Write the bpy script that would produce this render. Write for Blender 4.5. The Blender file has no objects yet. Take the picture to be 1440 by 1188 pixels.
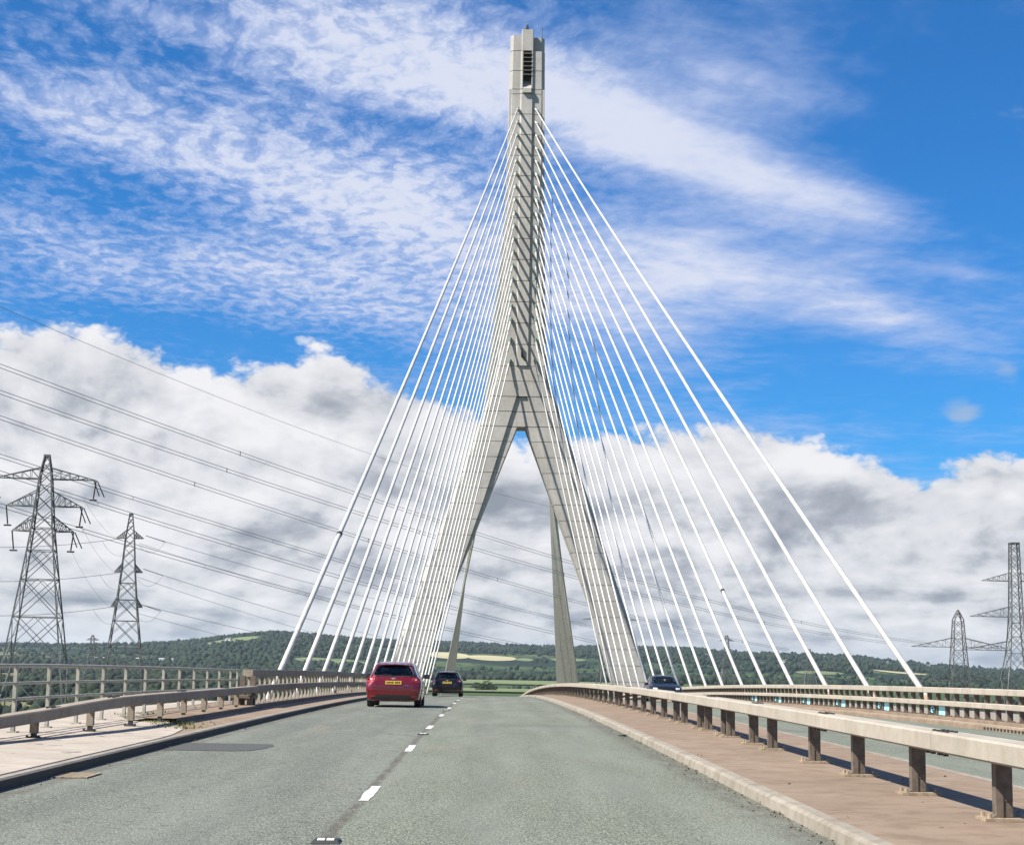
import bpy, bmesh, math, random
import numpy as np
from mathutils import Vector, Matrix
from mathutils.bvhtree import BVHTree

random.seed(7)
rng = np.random.default_rng(11)
C = bpy.context.scene.collection
SC = bpy.context.scene

# ------------------------------------------------------------------ camera
H = 1.37
YAW, PITCH, ROLL = 0.0125, math.atan(337.0 / 2300.0), math.radians(1.0)
cam_d = bpy.data.cameras.new("camera")
cam = bpy.data.objects.new("camera", cam_d)
C.objects.link(cam)
fwd = Vector((math.sin(YAW) * math.cos(PITCH), math.cos(YAW) * math.cos(PITCH), math.sin(PITCH)))
rgt = Vector((math.cos(YAW), -math.sin(YAW), 0))
upv = rgt.cross(fwd)
r2 = rgt * math.cos(ROLL) + upv * math.sin(ROLL)
u2 = upv * math.cos(ROLL) - rgt * math.sin(ROLL)
M = Matrix((r2, u2, -fwd)).transposed().to_4x4()
M.translation = Vector((0, 0, H))
cam.matrix_world = M
cam_d.sensor_width = 36
cam_d.lens = 57.5
cam_d.clip_start = 0.1
cam_d.clip_end = 60000
SC.camera = cam

# ------------------------------------------------------------------ sun, exposure
SUN_A, SUN_EL = 1.9, math.radians(47)
hx, hy = -SUN_A, -1.0
hn = math.hypot(hx, hy)
sdir = Vector((hx / hn * math.cos(SUN_EL), hy / hn * math.cos(SUN_EL), math.sin(SUN_EL)))
sun_d = bpy.data.lights.new("sun", 'SUN')
sun_d.energy = 5.0
sun_d.angle = math.radians(0.55)
sun_d.color = (1.0, 0.94, 0.84)
sun = bpy.data.objects.new("sun", sun_d)
C.objects.link(sun)
sun.rotation_euler = sdir.to_track_quat('Z', 'Y').to_euler()
sun.location = (0, 0, 200)
SC.view_settings.view_transform = 'Standard'
SC.view_settings.look = 'None'
SC.view_settings.exposure = 1.0
SC.view_settings.gamma = 1.0
SC.view_settings.use_curve_mapping = False


# ------------------------------------------------------------------ node helper
class NT:
    def __init__(s, tree):
        s.t = tree

    def n(s, typ, **kw):
        nd = s.t.nodes.new(typ)
        for k, v in kw.items():
            setattr(nd, k, v)
        return nd

    def put(s, sock, v):
        if isinstance(v, bpy.types.NodeSocket):
            s.t.links.new(v, sock)
        else:
            sock.default_value = v

    def m(s, op, a, b=0.0, c=0.0, clamp=False):
        nd = s.n('ShaderNodeMath', operation=op, use_clamp=clamp)
        s.put(nd.inputs[0], a)
        s.put(nd.inputs[1], b)
        s.put(nd.inputs[2], c)
        return nd.outputs[0]

    def add(s, a, b): return s.m('ADD', a, b)
    def sub(s, a, b): return s.m('SUBTRACT', a, b)
    def mul(s, a, b): return s.m('MULTIPLY', a, b)

    def sm(s, v, lo, hi, a=0.0, b=1.0):
        nd = s.n('ShaderNodeMapRange', interpolation_type='SMOOTHSTEP')
        s.put(nd.inputs[0], v)
        for i, x in enumerate((lo, hi, a, b)):
            s.put(nd.inputs[i + 1], x)
        return nd.outputs[0]

    def lin(s, v, lo, hi, a=0.0, b=1.0):
        nd = s.n('ShaderNodeMapRange')
        s.put(nd.inputs[0], v)
        for i, x in enumerate((lo, hi, a, b)):
            s.put(nd.inputs[i + 1], x)
        return nd.outputs[0]

    def xyz(s, x, y, z=0.0):
        nd = s.n('ShaderNodeCombineXYZ')
        for i, v in enumerate((x, y, z)):
            s.put(nd.inputs[i], v)
        return nd.outputs[0]

    def noise(s, vec, scale=1.0, detail=4.0, rough=0.5, dist=0.0, lac=2.0):
        nd = s.n('ShaderNodeTexNoise')
        s.put(nd.inputs['Vector'], vec)
        for k, v in (('Scale', scale), ('Detail', detail), ('Roughness', rough), ('Distortion', dist), ('Lacunarity', lac)):
            s.put(nd.inputs[k], v)
        return nd.outputs['Fac']

    def mix(s, f, a, b, blend='MIX'):
        nd = s.n('ShaderNodeMix', data_type='RGBA', blend_type=blend)
        s.put(nd.inputs[0], f)
        for i, v in ((6, a), (7, b)):
            if isinstance(v, tuple) and len(v) == 3:
                v = (*v, 1)
            s.put(nd.inputs[i], v)
        return nd.outputs[2]

    def ramp(s, v, stops, interp='LINEAR'):
        nd = s.n('ShaderNodeValToRGB')
        cr = nd.color_ramp
        cr.interpolation = interp
        while len(cr.elements) < len(stops):
            cr.elements.new(0.5)
        for e, (p, c) in zip(cr.elements, stops):
            e.position = p
            e.color = (c, c, c, 1) if not isinstance(c, tuple) else (*c, 1)
        s.put(nd.inputs[0], v)
        return nd.outputs[0]


# ------------------------------------------------------------------ sky
world = bpy.data.worlds.new("World")
SC.world = world
world.use_nodes = True
wt = world.node_tree
wt.nodes.clear()
N = NT(wt)
geo = N.n('ShaderNodeTexCoord')
sep = N.n('ShaderNodeSeparateXYZ')
wt.links.new(geo.outputs['Generated'], sep.inputs[0])
dx, dy, dz = sep.outputs
DEG = 57.29578
az = N.mul(N.m('ARCTAN2', dx, dy), DEG)          # degrees right of the road direction
el = N.mul(N.m('ARCSINE', dz), DEG)              # degrees above the horizon
sky = N.n('ShaderNodeTexSky', sky_type='NISHITA')
sky.sun_disc = False
sky.sun_elevation = SUN_EL
sky.sun_rotation = math.atan2(hx, hy)
sky.altitude = 50
sky.air_density = 1.0
sky.dust_density = 0.4
sky.ozone_density = 3.0
blue = N.mix(1.0, sky.outputs[0], (0.23, 0.84, 1.42), 'MULTIPLY')


def blob(cx, cy, rx, ry, rot, w):
    """a soft rotated ellipse of cloud cover, centre and radii in degrees of azimuth / elevation"""
    c, s_ = math.cos(math.radians(rot)), math.sin(math.radians(rot))
    u, v = N.sub(az, cx), N.sub(el, cy)
    a = N.add(N.mul(u, c / rx), N.mul(v, s_ / rx))
    b = N.add(N.mul(u, -s_ / ry), N.mul(v, c / ry))
    d = N.add(N.mul(a, a), N.mul(b, b))
    return N.mul(N.m('EXPONENT', N.mul(d, -1.0)), w)


CIRRUS = [(-6.0, 20.93, 6.73, 1.87, -12, 1.0), (2.06, 19.5, 8.22, 2.0, -17, 0.9), (-9.4, 17.2, 7.6, 1.6, -15, 1.05),
          (-2.5, 15.6, 4.4, 2.0, -22, 1.05), (-14.61, 13.76, 5.73, 1.3, -12, 0.75), (-6.22, 13.1, 6.5, 1.7, -18, 0.78),
          (7.99, 17.2, 7.47, 1.2, -24, 1.0), (13.71, 15.58, 2.74, 0.65, -15, 0.75), (7.99, 13.67, 5.98, 1.54, -10, 1.0),
          (14.13, 11.71, 3.24, 0.8, -14, 0.62), (4.0, 12.9, 3.8, 2.74, 0, 0.7), (9.77, 20.13, 4.73, 1.12, -15, 0.5),
          (-16.31, 18.2, 3.49, 0.87, -15, 0.45), (6.73, 10.72, 2.99, 1.37, -5, 0.5), (-12.37, 21.62, 3.99, 0.5, -10, 0.35),
          (16.31, 13.31, 1.49, 0.25, -8, 0.4), (-2.83, 18.57, 3.99, 0.55, -10, -0.45), (-15.48, 16.42, 2.99, 0.87, -20, -0.2),
          (-10.5, 11.2, 6.0, 0.7, -3, -0.6), (15.95, 18.9, 4.6, 3.6, 0, -0.95), (12.65, 9.92, 6.48, 1.25, -5, -0.4)]
dzc = N.m('MAXIMUM', dz, 0.05)
px_, py_ = N.m('DIVIDE', dx, dzc), N.m('DIVIDE', dy, dzc)
plane = N.xyz(px_, py_, 0.0)
wob = N.noise(plane, 1.6, 3, 0.5)
streak = N.xyz(N.add(N.mul(px_, 0.9), N.mul(py_, 0.35)), N.sub(N.mul(py_, 0.9), N.mul(px_, 0.2)), 3.0)
warp = N.mul(N.sub(N.noise(plane, 3.0, 3, 0.5), 0.5), 0.10)
wx_, wy_ = N.add(px_, warp), N.sub(py_, N.mul(warp, 1.5))
n_big = N.noise(streak, 1.1, 4, 0.55, 0.2)
n_mid = N.noise(N.xyz(N.mul(wx_, 1.0), N.mul(wy_, 0.62), 2.0), 4.8, 4, 0.58, 0.0)
jit = N.sub(N.noise(N.xyz(N.mul(px_, 14.0), N.mul(py_, 8.0), 1.0), 1.0, 3, 0.6), 0.5)
cu_, cv_ = N.add(N.mul(wx_, 19.0), N.mul(jit, 0.9)), N.add(N.mul(N.add(wy_, N.mul(px_, 0.25)), 11.0), N.mul(jit, 0.7))
puffs = N.sm(N.noise(N.xyz(cu_, cv_, 2.5), 1.25, 1.5, 0.45, 0.15), 0.34, 0.64)
vor = N.n('ShaderNodeTexVoronoi', feature='F1')
N.put(vor.inputs['Vector'], N.xyz(N.mul(cu_, 1.15), N.mul(cv_, 1.15), 0.0))
n_cell = N.add(N.mul(puffs, 0.7), N.mul(N.sm(vor.outputs['Distance'], 0.8, 0.05), 0.3))
n_fine = N.noise(N.xyz(N.mul(wx_, 1.0), N.mul(wy_, 0.55), 7.0), 30.0, 4, 0.6, 0.0)
n_fib = N.noise(N.xyz(N.mul(N.add(px_, N.mul(py_, 0.42)), 1.0), N.mul(N.sub(py_, N.mul(px_, 0.6)), 1.5), 4.0), 5.5, 5, 0.62, 0.3)
mask = None
for b in CIRRUS:
    o = blob(*b)
    mask = o if mask is None else N.add(mask, o)
# away from the part of the sky in view the same kind of broken high cloud goes on
out = N.m('MAXIMUM', N.sm(N.m('ABSOLUTE', az), 19, 27), N.sm(el, 23.5, 28))
gen = N.mul(N.sm(N.noise(N.xyz(dx, dy, dz), 3.0, 3, 0.5), 0.42, 0.68), 0.6)
mask = N.add(N.mul(mask, N.sub(1.0, out)), N.mul(gen, out))
cells = N.mul(N.sm(az, 9, -3), N.sm(el, 8, 13))            # the ripples fade into smooth fibres to the right
f = N.add(mask, N.mul(N.sub(n_big, 0.5), 1.5))
f = N.add(f, N.mul(N.sub(n_mid, 0.5), 1.1))
f = N.add(f, N.mul(N.mul(N.sub(n_cell, 0.5), 0.74), N.add(N.mul(cells, 0.9), 0.1)))
f = N.add(f, N.mul(N.mul(N.sub(n_fine, 0.5), 0.7), N.add(N.mul(cells, 0.6), 0.4)))
f = N.add(f, N.mul(N.mul(N.sub(n_fib, 0.5), 1.0), N.sub(1.0, N.mul(cells, 0.8))))
ci = N.mul(N.sm(f, -0.3, 1.5), 0.95)
ci_col = N.mix(N.sm(f, 0.4, 1.7), (5.0, 6.0, 8.8), (7.4, 7.8, 9.2))
col = N.mix(ci, blue, ci_col)

# low cumulus bank
TOP = [(0.1325, 0.437), (0.1597, 0.4493), (0.1872, 0.4636), (0.2301, 0.4517), (0.269, 0.4364), (0.3029, 0.4483), (0.328, 0.4222),
       (0.3474, 0.4425), (0.3671, 0.4545), (0.3923, 0.4463), (0.4128, 0.4189), (0.4432, 0.4001), (0.5043, 0.3407), (0.5223, 0.2999),
       (0.5448, 0.3109), (0.5747, 0.3532), (0.6298, 0.3435), (0.6843, 0.3394), (0.7283, 0.3347), (0.7669, 0.3197), (0.7879, 0.2727),
       (0.8045, 0.2723), (0.8375, 0.3034), (0.865, 0.2933), (0.9013, 0.2965)]
top = N.mul(N.ramp(N.lin(az, -25, 25), TOP, 'B_SPLINE'), 24.0)
q = N.m('DIVIDE', 1.0, N.add(N.m('MAXIMUM', el, -3.0), 6.0))       # the bank recedes: its features shrink towards the horizon
vv = N.mul(q, 40.0)
ccu = N.xyz(N.mul(az, 0.21), N.mul(el, 0.33), 1.7)
cn = N.noise(ccu, 1.0, 10, 0.57, 0.2)
cn_up = N.noise(N.xyz(N.mul(N.add(az, -0.5), 0.21), N.mul(N.add(el, 0.8), 0.33), 1.7), 1.0, 6, 0.5, 0.2)
def billow(u, v, oct_=4):
    t_ = None
    sc, w = 1.0, 1.0
    for i in range(oct_):
        nn = N.mul(N.m('ABSOLUTE', N.sub(N.noise(N.xyz(N.mul(u, sc), N.mul(v, sc), 3.3 + i), 1.0, 1.0, 0.5, 0.0), 0.5)), 2.0 * w)
        t_ = nn if t_ is None else N.add(t_, nn)
        sc *= 2.15
        w *= 0.55
    return t_


bu, bv = N.mul(az, 0.42), N.mul(el, 0.62)
bl = billow(bu, bv)
bl_up = billow(N.add(bu, -0.12), N.add(bv, 0.30), 3)
edge = N.add(N.sub(top, el), N.mul(N.sub(cn, 0.5), 2.2))
edge = N.add(edge, N.mul(N.sub(bl, 0.42), 1.25))
cu = N.mul(N.sm(edge, -0.12, 0.42), 0.98)
for b in [(16.32, 8.64, 0.75, 0.5, -5, 1.0), (17.87, 9.9, 0.5, 0.5, 0, 0.8)]:      # two small puffs on their own
    puff = N.mul(N.sm(N.add(blob(*b), N.add(N.mul(N.sub(n_mid, 0.5), 0.8), N.mul(N.sub(bl, 0.42), 0.6))), 0.25, 1.1), 0.55)
    col = N.mix(puff, col, (5.0, 5.6, 6.4))
low = N.noise(N.xyz(N.mul(az, 0.13), vv, 5.0), 1.0, 8, 0.56, 0.5)
low2 = N.noise(N.xyz(N.mul(N.add(az, -0.6), 0.13), N.sub(vv, 0.22), 5.0), 1.0, 5, 0.5, 0.5)
wisp = N.noise(N.xyz(N.mul(az, 0.5), N.mul(vv, 2.2), 9.0), 1.0, 6, 0.6, 0.8)
relief = N.add(N.mul(N.sub(cn, cn_up), 1.9), N.mul(N.sub(low, low2), 1.3))
relief = N.add(relief, N.mul(N.sub(bl, bl_up), 0.32))
rim = N.sm(edge, 2.6, 0.2)
lum = N.add(N.add(0.49, relief), N.mul(rim, 0.34))
lum = N.add(lum, N.mul(N.sub(low, 0.5), 1.1))
lum = N.add(lum, N.mul(N.sub(wisp, 0.5), 0.32))
lum = N.add(lum, N.mul(N.sm(az, 3, -8), 0.14))
lum = N.m('ADD', lum, N.mul(N.sm(el, 6.0, 0.0), 0.10), clamp=True)
cu_col = N.ramp(lum, [(0.0, (0.31, 0.345, 0.40)), (0.35, (0.50, 0.53, 0.585)), (0.6, (0.75, 0.765, 0.80)), (1.0, (0.95, 0.95, 0.97))])
cu_col = N.mix(1.0, cu_col, (9.7, 9.6, 9.6), 'MULTIPLY')
col = N.mix(cu, col, cu_col)
bg = N.n('ShaderNodeBackground')
N.put(bg.inputs[0], col)
bg.inputs[1].default_value = 0.05
wo = N.n('ShaderNodeOutputWorld')
wt.links.new(bg.outputs[0], wo.inputs[0])

# ------------------------------------------------------------------ object helpers
class MB:
    """collects shapes and links them as one mesh object"""
    def __init__(s):
        s.v, s.f, s.mi = [], [], []

    def poly(s, pts, mi=0):
        k = len(s.v)
        s.v += [tuple(p) for p in pts]
        s.f.append(tuple(range(k, k + len(pts))))
        s.mi.append(mi)

    def grid(s, rows, mi=0, closed=False):
        k = len(s.v)
        w = len(rows[0])
        for r in rows:
            s.v += [tuple(p) for p in r]
        for i in range(len(rows) - 1):
            for j in range(w if closed else w - 1):
                a, b = k + i * w + j, k + i * w + (j + 1) % w
                s.f.append((a, b, b + w, a + w))
                s.mi.append(mi)

    def loft(s, sections, mi=0, caps=True):
        """sections: closed rings with the same number of points"""
        k = len(s.v)
        w = len(sections[0])
        s.grid(sections, mi, closed=True)
        if caps:
            s.f.append(tuple(k + j for j in reversed(range(w))))
            s.f.append(tuple(k + (len(sections) - 1) * w + j for j in range(w)))
            s.mi += [mi, mi]

    def box(s, x0, x1, y0, y1, z0, z1, mi=0):
        s.loft([[(x0, y0, z), (x1, y0, z), (x1, y1, z), (x0, y1, z)] for z in (z0, z1)], mi)

    def beam(s, p, q, w, h=None, mi=0, up=(0, 0, 1)):
        p, q = Vector(p), Vector(q)
        h = w if h is None else h
        d = (q - p).normalized()
        u = Vector(up)
        if abs(d.dot(u)) > 0.98:
            u = Vector((0, 1, 0))
        a = d.cross(u).normalized() * (w / 2)
        b = a.cross(d).normalized() * (h / 2)
        s.loft([[c - a - b, c - a + b, c + a + b, c + a - b] for c in (p, q)], mi)

    def tube(s, pts, r, n=8, mi=0, caps=True):
        pts = [Vector(p) for p in pts]
        rr = r if isinstance(r, (list, tuple)) else [r] * len(pts)
        secs = []
        for i, p in enumerate(pts):
            d = (pts[min(i + 1, len(pts) - 1)] - pts[max(i - 1, 0)]).normalized()
            u = Vector((0, 0, 1)) if abs(d.z) < 0.95 else Vector((0, 1, 0))
            a = d.cross(u).normalized()
            b = a.cross(d).normalized()
            secs.append([p + a * (math.cos(2 * math.pi * j / n) * rr[i]) + b * (math.sin(2 * math.pi * j / n) * rr[i]) for j in range(n)])
        s.loft(secs, mi, caps)

    def mesh(s, name, mats, smooth=False):
        me = bpy.data.meshes.new(name)
        me.from_pydata(s.v, [], s.f)
        for m_ in (mats if isinstance(mats, (list, tuple)) else [mats]):
            me.materials.append(m_)
        if len(set(s.mi)) > 1:
            me.polygons.foreach_set('material_index', s.mi)
        bm = bmesh.new()
        bm.from_mesh(me)
        bmesh.ops.recalc_face_normals(bm, faces=bm.faces)
        bm.to_mesh(me)
        bm.free()
        if smooth:
            me.polygons.foreach_set('use_smooth', [True] * len(me.polygons))
        return me

    def build(s, name, mats, parent=None, loc=None, smooth=False, kind=None):
        return link(name, s.mesh(name, mats, smooth), parent, loc, kind)


def link(name, me, parent=None, loc=None, kind=None):
    o = bpy.data.objects.new(name, me)
    C.objects.link(o)
    if parent is not None:
        o.parent = parent
    if loc is not None:
        o.location = loc
    if kind:
        o['kind'] = kind
    return o


def tag(o, label, cat, group=None):
    o['label'] = label
    o['category'] = cat
    if group:
        o['group'] = group
    return o


def thing(name, loc, label, cat, group=None, rz=0.0):
    o = bpy.data.objects.new(name, None)
    C.objects.link(o)
    o.empty_display_size = 0.3
    o.location = loc
    o.rotation_euler = (0, 0, rz)
    return tag(o, label, cat, group)


def copy_tree(o, kids, parent=None):
    c = o.copy()
    C.objects.link(c)
    c.parent = parent
    for ch in kids.get(o.name, []):
        copy_tree(ch, kids, c)
    return c


def smooth_by_angle(me, deg=35):
    me.polygons.foreach_set('use_smooth', [True] * len(me.polygons))
    bm = bmesh.new()
    bm.from_mesh(me)
    lim = math.radians(deg)
    for e in bm.edges:
        if len(e.link_faces) == 2 and e.calc_face_angle(0) > lim:
            e.smooth = False
    bm.to_mesh(me)
    bm.free()


# ------------------------------------------------------------------ materials
def new_mat(name):
    m_ = bpy.data.materials.new(name)
    m_.use_nodes = True
    t = m_.node_tree
    t.nodes.clear()
    k = NT(t)
    out_ = k.n('ShaderNodeOutputMaterial')
    b = k.n('ShaderNodeBsdfPrincipled')
    t.links.new(b.outputs[0], out_.inputs[0])
    return m_, k, b


def bump(k, b, height, strength=0.5, dist=0.02):
    nd = k.n('ShaderNodeBump')
    nd.inputs['Strength'].default_value = strength
    nd.inputs['Distance'].default_value = dist
    k.put(nd.inputs['Height'], height)
    k.t.links.new(nd.outputs[0], b.inputs['Normal'])


def pos(k):
    return k.n('ShaderNodeNewGeometry').outputs['Position']


def basic(name, colr, rough=0.6, metal=0.0, var=0.15, scale=3.0, spec=0.5, coat=0.0, bumpy=0.0, detail=5):
    """a plain surface with uneven tone, grain and wear"""
    m_, k, b = new_mat(name)
    p = pos(k)
    n1 = k.noise(p, scale, detail, 0.6)
    lo = tuple(c * (1 - var) for c in colr)
    hi = tuple(min(1.0, c * (1 + var)) for c in colr)
    k.put(b.inputs['Base Color'], k.mix(k.sm(n1, 0.3, 0.7), lo, hi))
    k.put(b.inputs['Roughness'], k.lin(k.noise(p, scale * 4, 3, 0.6), 0.3, 0.7, max(0.02, rough - 0.08), min(1, rough + 0.08)))
    b.inputs['Metallic'].default_value = metal
    b.inputs['Specular IOR Level'].default_value = spec
    b.inputs['Coat Weight'].default_value = coat
    if bumpy:
        bump(k, b, k.noise(p, scale * 12, 4, 0.6), bumpy, 0.01)
    return m_


def concrete(name, colr, scale=1.0, streaks=True, stain=(0.5, 0.45, 0.38), grain=26.0, spots=0.0, mottle=0.35, joint=0.0):
    m_, k, b = new_mat(name)
    p = pos(k)
    sp = k.n('ShaderNodeSeparateXYZ')
    k.t.links.new(p, sp.inputs[0])
    big = k.noise(p, 0.35 * scale, 5, 0.6)
    mid = k.noise(p, 2.2 * scale, 6, 0.65)
    fine = k.noise(p, grain * scale, 4, 0.7)
    c = k.mix(k.sm(big, 0.3, 0.7), tuple(x * 0.87 for x in colr), tuple(x * 1.08 for x in colr))
    c = k.mix(k.mul(k.sm(mid, 0.42, 0.68), mottle), c, tuple(x * y for x, y in zip(colr, stain)))
    if streaks:
        st = k.noise(k.xyz(k.mul(sp.outputs[0], 1.6), k.mul(sp.outputs[1], 1.6), k.mul(sp.outputs[2], 0.06)), 1.2, 5, 0.6)
        c = k.mix(k.mul(k.sm(st, 0.48, 0.72), 0.42), c, tuple(x * 0.62 for x in colr))
    c = k.mix(k.mul(k.sm(fine, 0.35, 0.75), 0.28), c, tuple(x * 0.6 for x in colr))
    if spots:
        v = k.noise(p, 3.0, 2, 0.5)
        c = k.mix(k.mul(k.sm(v, 0.66, 0.72), spots), c, (0.04, 0.037, 0.03))
    if joint:
        fr = k.m('ABSOLUTE', k.sub(k.m('FRACT', k.mul(sp.outputs[1], 1 / joint)), 0.5))
        c = k.mix(k.mul(k.sm(fr, 0.008, 0.003), 0.4), c, tuple(x * 0.3 for x in colr))
    k.put(b.inputs['Base Color'], c)
    b.inputs['Roughness'].default_value = 0.85
    b.inputs['Specular IOR Level'].default_value = 0.3
    bump(k, b, k.add(fine, k.mul(mid, 0.6)), 0.35, 0.012)
    return m_


def asphalt():
    m_, k, b = new_mat("asphalt")
    p = pos(k)
    sp = k.n('ShaderNodeSeparateXYZ')
    k.t.links.new(p, sp.inputs[0])
    x, y = sp.outputs[0], sp.outputs[1]
    grit = k.noise(p, 42.0, 3, 0.75)
    v = k.n('ShaderNodeTexVoronoi')
    k.put(v.inputs['Vector'], p)
    v.inputs['Scale'].default_value = 50.0
    chips = v.outputs['Distance']
    chipc = k.n('ShaderNodeSeparateColor')
    k.t.links.new(v.outputs['Color'], chipc.inputs[0])
    cr = chipc.outputs[0]
    left = k.sm(x, -1.16, -1.22)                       # two surfacing passes meet under the lane line
    c1 = k.mix(cr, (0.142, 0.157, 0.113), (0.325, 0.355, 0.27))
    c2 = k.mix(cr, (0.108, 0.123, 0.094), (0.322, 0.346, 0.285))
    c = k.mix(left, c1, c2)
    c = k.mix(k.mul(k.sm(chips, 0.25, 0.62), 0.75), c, (0.055, 0.058, 0.048))
    # tracks polished by tyres, dirtier strips between them, pinkish bloom in places
    patch = k.noise(k.xyz(k.mul(x, 0.9), k.mul(y, 0.12), 0), 1.0, 5, 0.6)
    c = k.mix(k.mul(k.sm(patch, 0.38, 0.66), 0.5), c, (0.20, 0.212, 0.178))
    rust = k.noise(k.xyz(k.mul(x, 0.8), k.mul(y, 0.16), 4), 1.0, 4, 0.6)
    c = k.mix(k.mul(k.sm(rust, 0.55, 0.8), 0.35), c, (0.25, 0.20, 0.155))
    holes = k.noise(p, 7.0, 4, 0.7)
    c = k.mix(k.mul(k.mul(k.sm(holes, 0.54, 0.66), left), 0.75), c, (0.075, 0.077, 0.066))
    wav = k.mul(k.sub(k.noise(k.xyz(0, k.mul(y, 0.9), 2), 1.0, 4, 0.7), 0.5), 0.12)
    for xc, w, amt in ((-1.22, 0.085, 0.85), (2.62, 0.30, 0.55), (-4.72, 0.22, 0.55)):
        d = k.m('ABSOLUTE', k.add(k.sub(x, xc), wav))
        n_ = k.noise(k.xyz(k.mul(x, 5.0), k.mul(y, 1.5), 8), 1.0, 5, 0.7)
        g = k.mul(k.mul(k.sm(d, w, w * 0.25), k.sm(n_, 0.3, 0.6)), amt)
        c = k.mix(g, c, (0.085, 0.072, 0.058))
    # darker wheel tracks and an oily strip along each lane, sealed cracks
    wl = k.mul(k.sub(k.noise(k.xyz(0, k.mul(y, 0.12), 5), 1.0, 3, 0.6), 0.5), 0.5)
    tn = k.noise(k.xyz(k.mul(x, 2.5), k.mul(y, 0.35), 6), 1.0, 5, 0.65)
    for xc, w, amt in ((-3.9, 0.42, 0.48), (-2.25, 0.42, 0.48), (-0.05, 0.42, 0.34), (1.55, 0.42, 0.34), (-3.05, 0.3, 0.22), (0.75, 0.3, 0.18)):
        d = k.m('ABSOLUTE', k.add(k.sub(x, xc), wl))
        c = k.mix(k.mul(k.mul(k.sm(d, w, w * 0.2), k.sm(tn, 0.3, 0.7)), amt), c, (0.105, 0.108, 0.095))
    ck = k.n('ShaderNodeTexVoronoi', feature='DISTANCE_TO_EDGE')
    k.put(ck.inputs['Vector'], k.xyz(k.add(k.mul(x, 0.22), k.mul(k.noise(p, 1.3, 4, 0.7), 0.25)), k.add(k.mul(y, 0.10), k.mul(k.noise(p, 1.1, 4, 0.7), 0.12)), 0))
    ck.inputs['Scale'].default_value = 1.0
    c = k.mix(k.mul(k.sm(ck.outputs['Distance'], 0.006, 0.001), k.mul(k.sm(k.noise(p, 0.15, 2, 0.5), 0.5, 0.6), 0.6)), c, (0.05, 0.05, 0.044))
    # a darker transverse band
    d = k.m('ABSOLUTE', k.add(k.sub(y, 37.5), k.mul(k.sub(k.noise(k.xyz(k.mul(x, 0.8), 0, 1), 1, 3, 0.5), 0.5), 1.5)))
    c = k.mix(k.mul(k.mul(k.sm(d, 1.6, 0.2), k.sm(x, -0.6, 0.8)), 0.38), c, (0.09, 0.092, 0.084))
    k.put(b.inputs['Base Color'], c)
    b.inputs['Roughness'].default_value = 0.82
    b.inputs['Specular IOR Level'].default_value = 0.25
    bump(k, b, k.sub(k.mul(grit, 0.6), chips), 0.8, 0.012)
    return m_


M_ASPHALT = asphalt()
M_PATCH = basic("patch_surface", (0.06, 0.062, 0.055), 0.85, var=0.25, scale=9, bumpy=0.5)
M_PAINT = basic("road_paint", (0.5676, 0.5676, 0.5332), 0.6, var=0.15, scale=14, bumpy=0.3)
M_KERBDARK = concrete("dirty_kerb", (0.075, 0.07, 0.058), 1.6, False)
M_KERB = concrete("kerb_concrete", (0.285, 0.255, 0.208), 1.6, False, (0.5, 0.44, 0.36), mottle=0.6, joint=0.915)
M_VERGE = concrete("verge_concrete", (0.235, 0.176, 0.126), 1.2, False, (0.55, 0.47, 0.40), grain=34.0, spots=0.15, mottle=0.55)
M_SLAB = concrete("slab_concrete", (0.38, 0.334, 0.28), 1.0, False, (0.7, 0.62, 0.54), spots=0.8, mottle=0.6)
M_PYLON = concrete("tower_concrete", (0.405, 0.388, 0.36), 0.45, True, (0.78, 0.72, 0.64), grain=3.0)
M_DECK = concrete("deck_concrete", (0.2752, 0.258, 0.2322), 0.6)
M_RAIL = concrete("rail_paint", (0.375, 0.337, 0.28), 2.0, True, (0.72, 0.66, 0.58), mottle=0.5)
M_RAILSHADE = concrete("shaded_rail_paint", (0.2924, 0.2494, 0.1978), 2.0, True, (0.62, 0.56, 0.5), mottle=0.5)  # rail paint darkened evenly: shade of the left rails put into the colour
M_POST = basic("post_steel", (0.115, 0.09, 0.068), 0.65, var=0.25, scale=12, bumpy=0.3)
M_PLATE = basic("base_plate_steel", (0.27, 0.21, 0.14), 0.8, var=0.3, scale=20, bumpy=0.4)
M_FENCE = basic("fence_paint", (0.2924, 0.2838, 0.2322), 0.6, var=0.2, scale=6)
M_CABLE = basic("cable_sheath", (0.46, 0.45, 0.42), 0.45, var=0.13, scale=1.6)
M_COLLAR = basic("collar_green", (0.10, 0.17, 0.15), 0.5, var=0.2, scale=4)
M_DARK = basic("dark_metal", (0.025, 0.025, 0.025), 0.6, var=0.3, scale=8)
M_STEEL = basic("lattice_steel", (0.105, 0.108, 0.105), 0.6, metal=0.3, var=0.35, scale=0.4)
M_GALV = basic("pale_steel", (0.30, 0.31, 0.31), 0.5, metal=0.4, var=0.25, scale=0.4)
M_INSUL = basic("insulator", (0.05, 0.045, 0.045), 0.3, var=0.2)
M_WIRE = basic("conductor", (0.16, 0.17, 0.18), 0.5, metal=0.3, var=0.1)
M_CYAN = basic("cyan_plate", (0.33, 0.80, 0.86), 0.5, var=0.08, scale=6)
M_TEAL = basic("teal_paint", (0.05, 0.22, 0.24), 0.5, var=0.1)
M_WHITE = basic("white_render", (0.516, 0.5074, 0.4816), 0.8, var=0.08)
M_ROOF = basic("roof_slate", (0.12, 0.11, 0.11), 0.7, var=0.25, scale=0.5)
M_SHED = basic("shed_cladding", (0.42, 0.43, 0.44), 0.6, var=0.2, scale=0.2)


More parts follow.
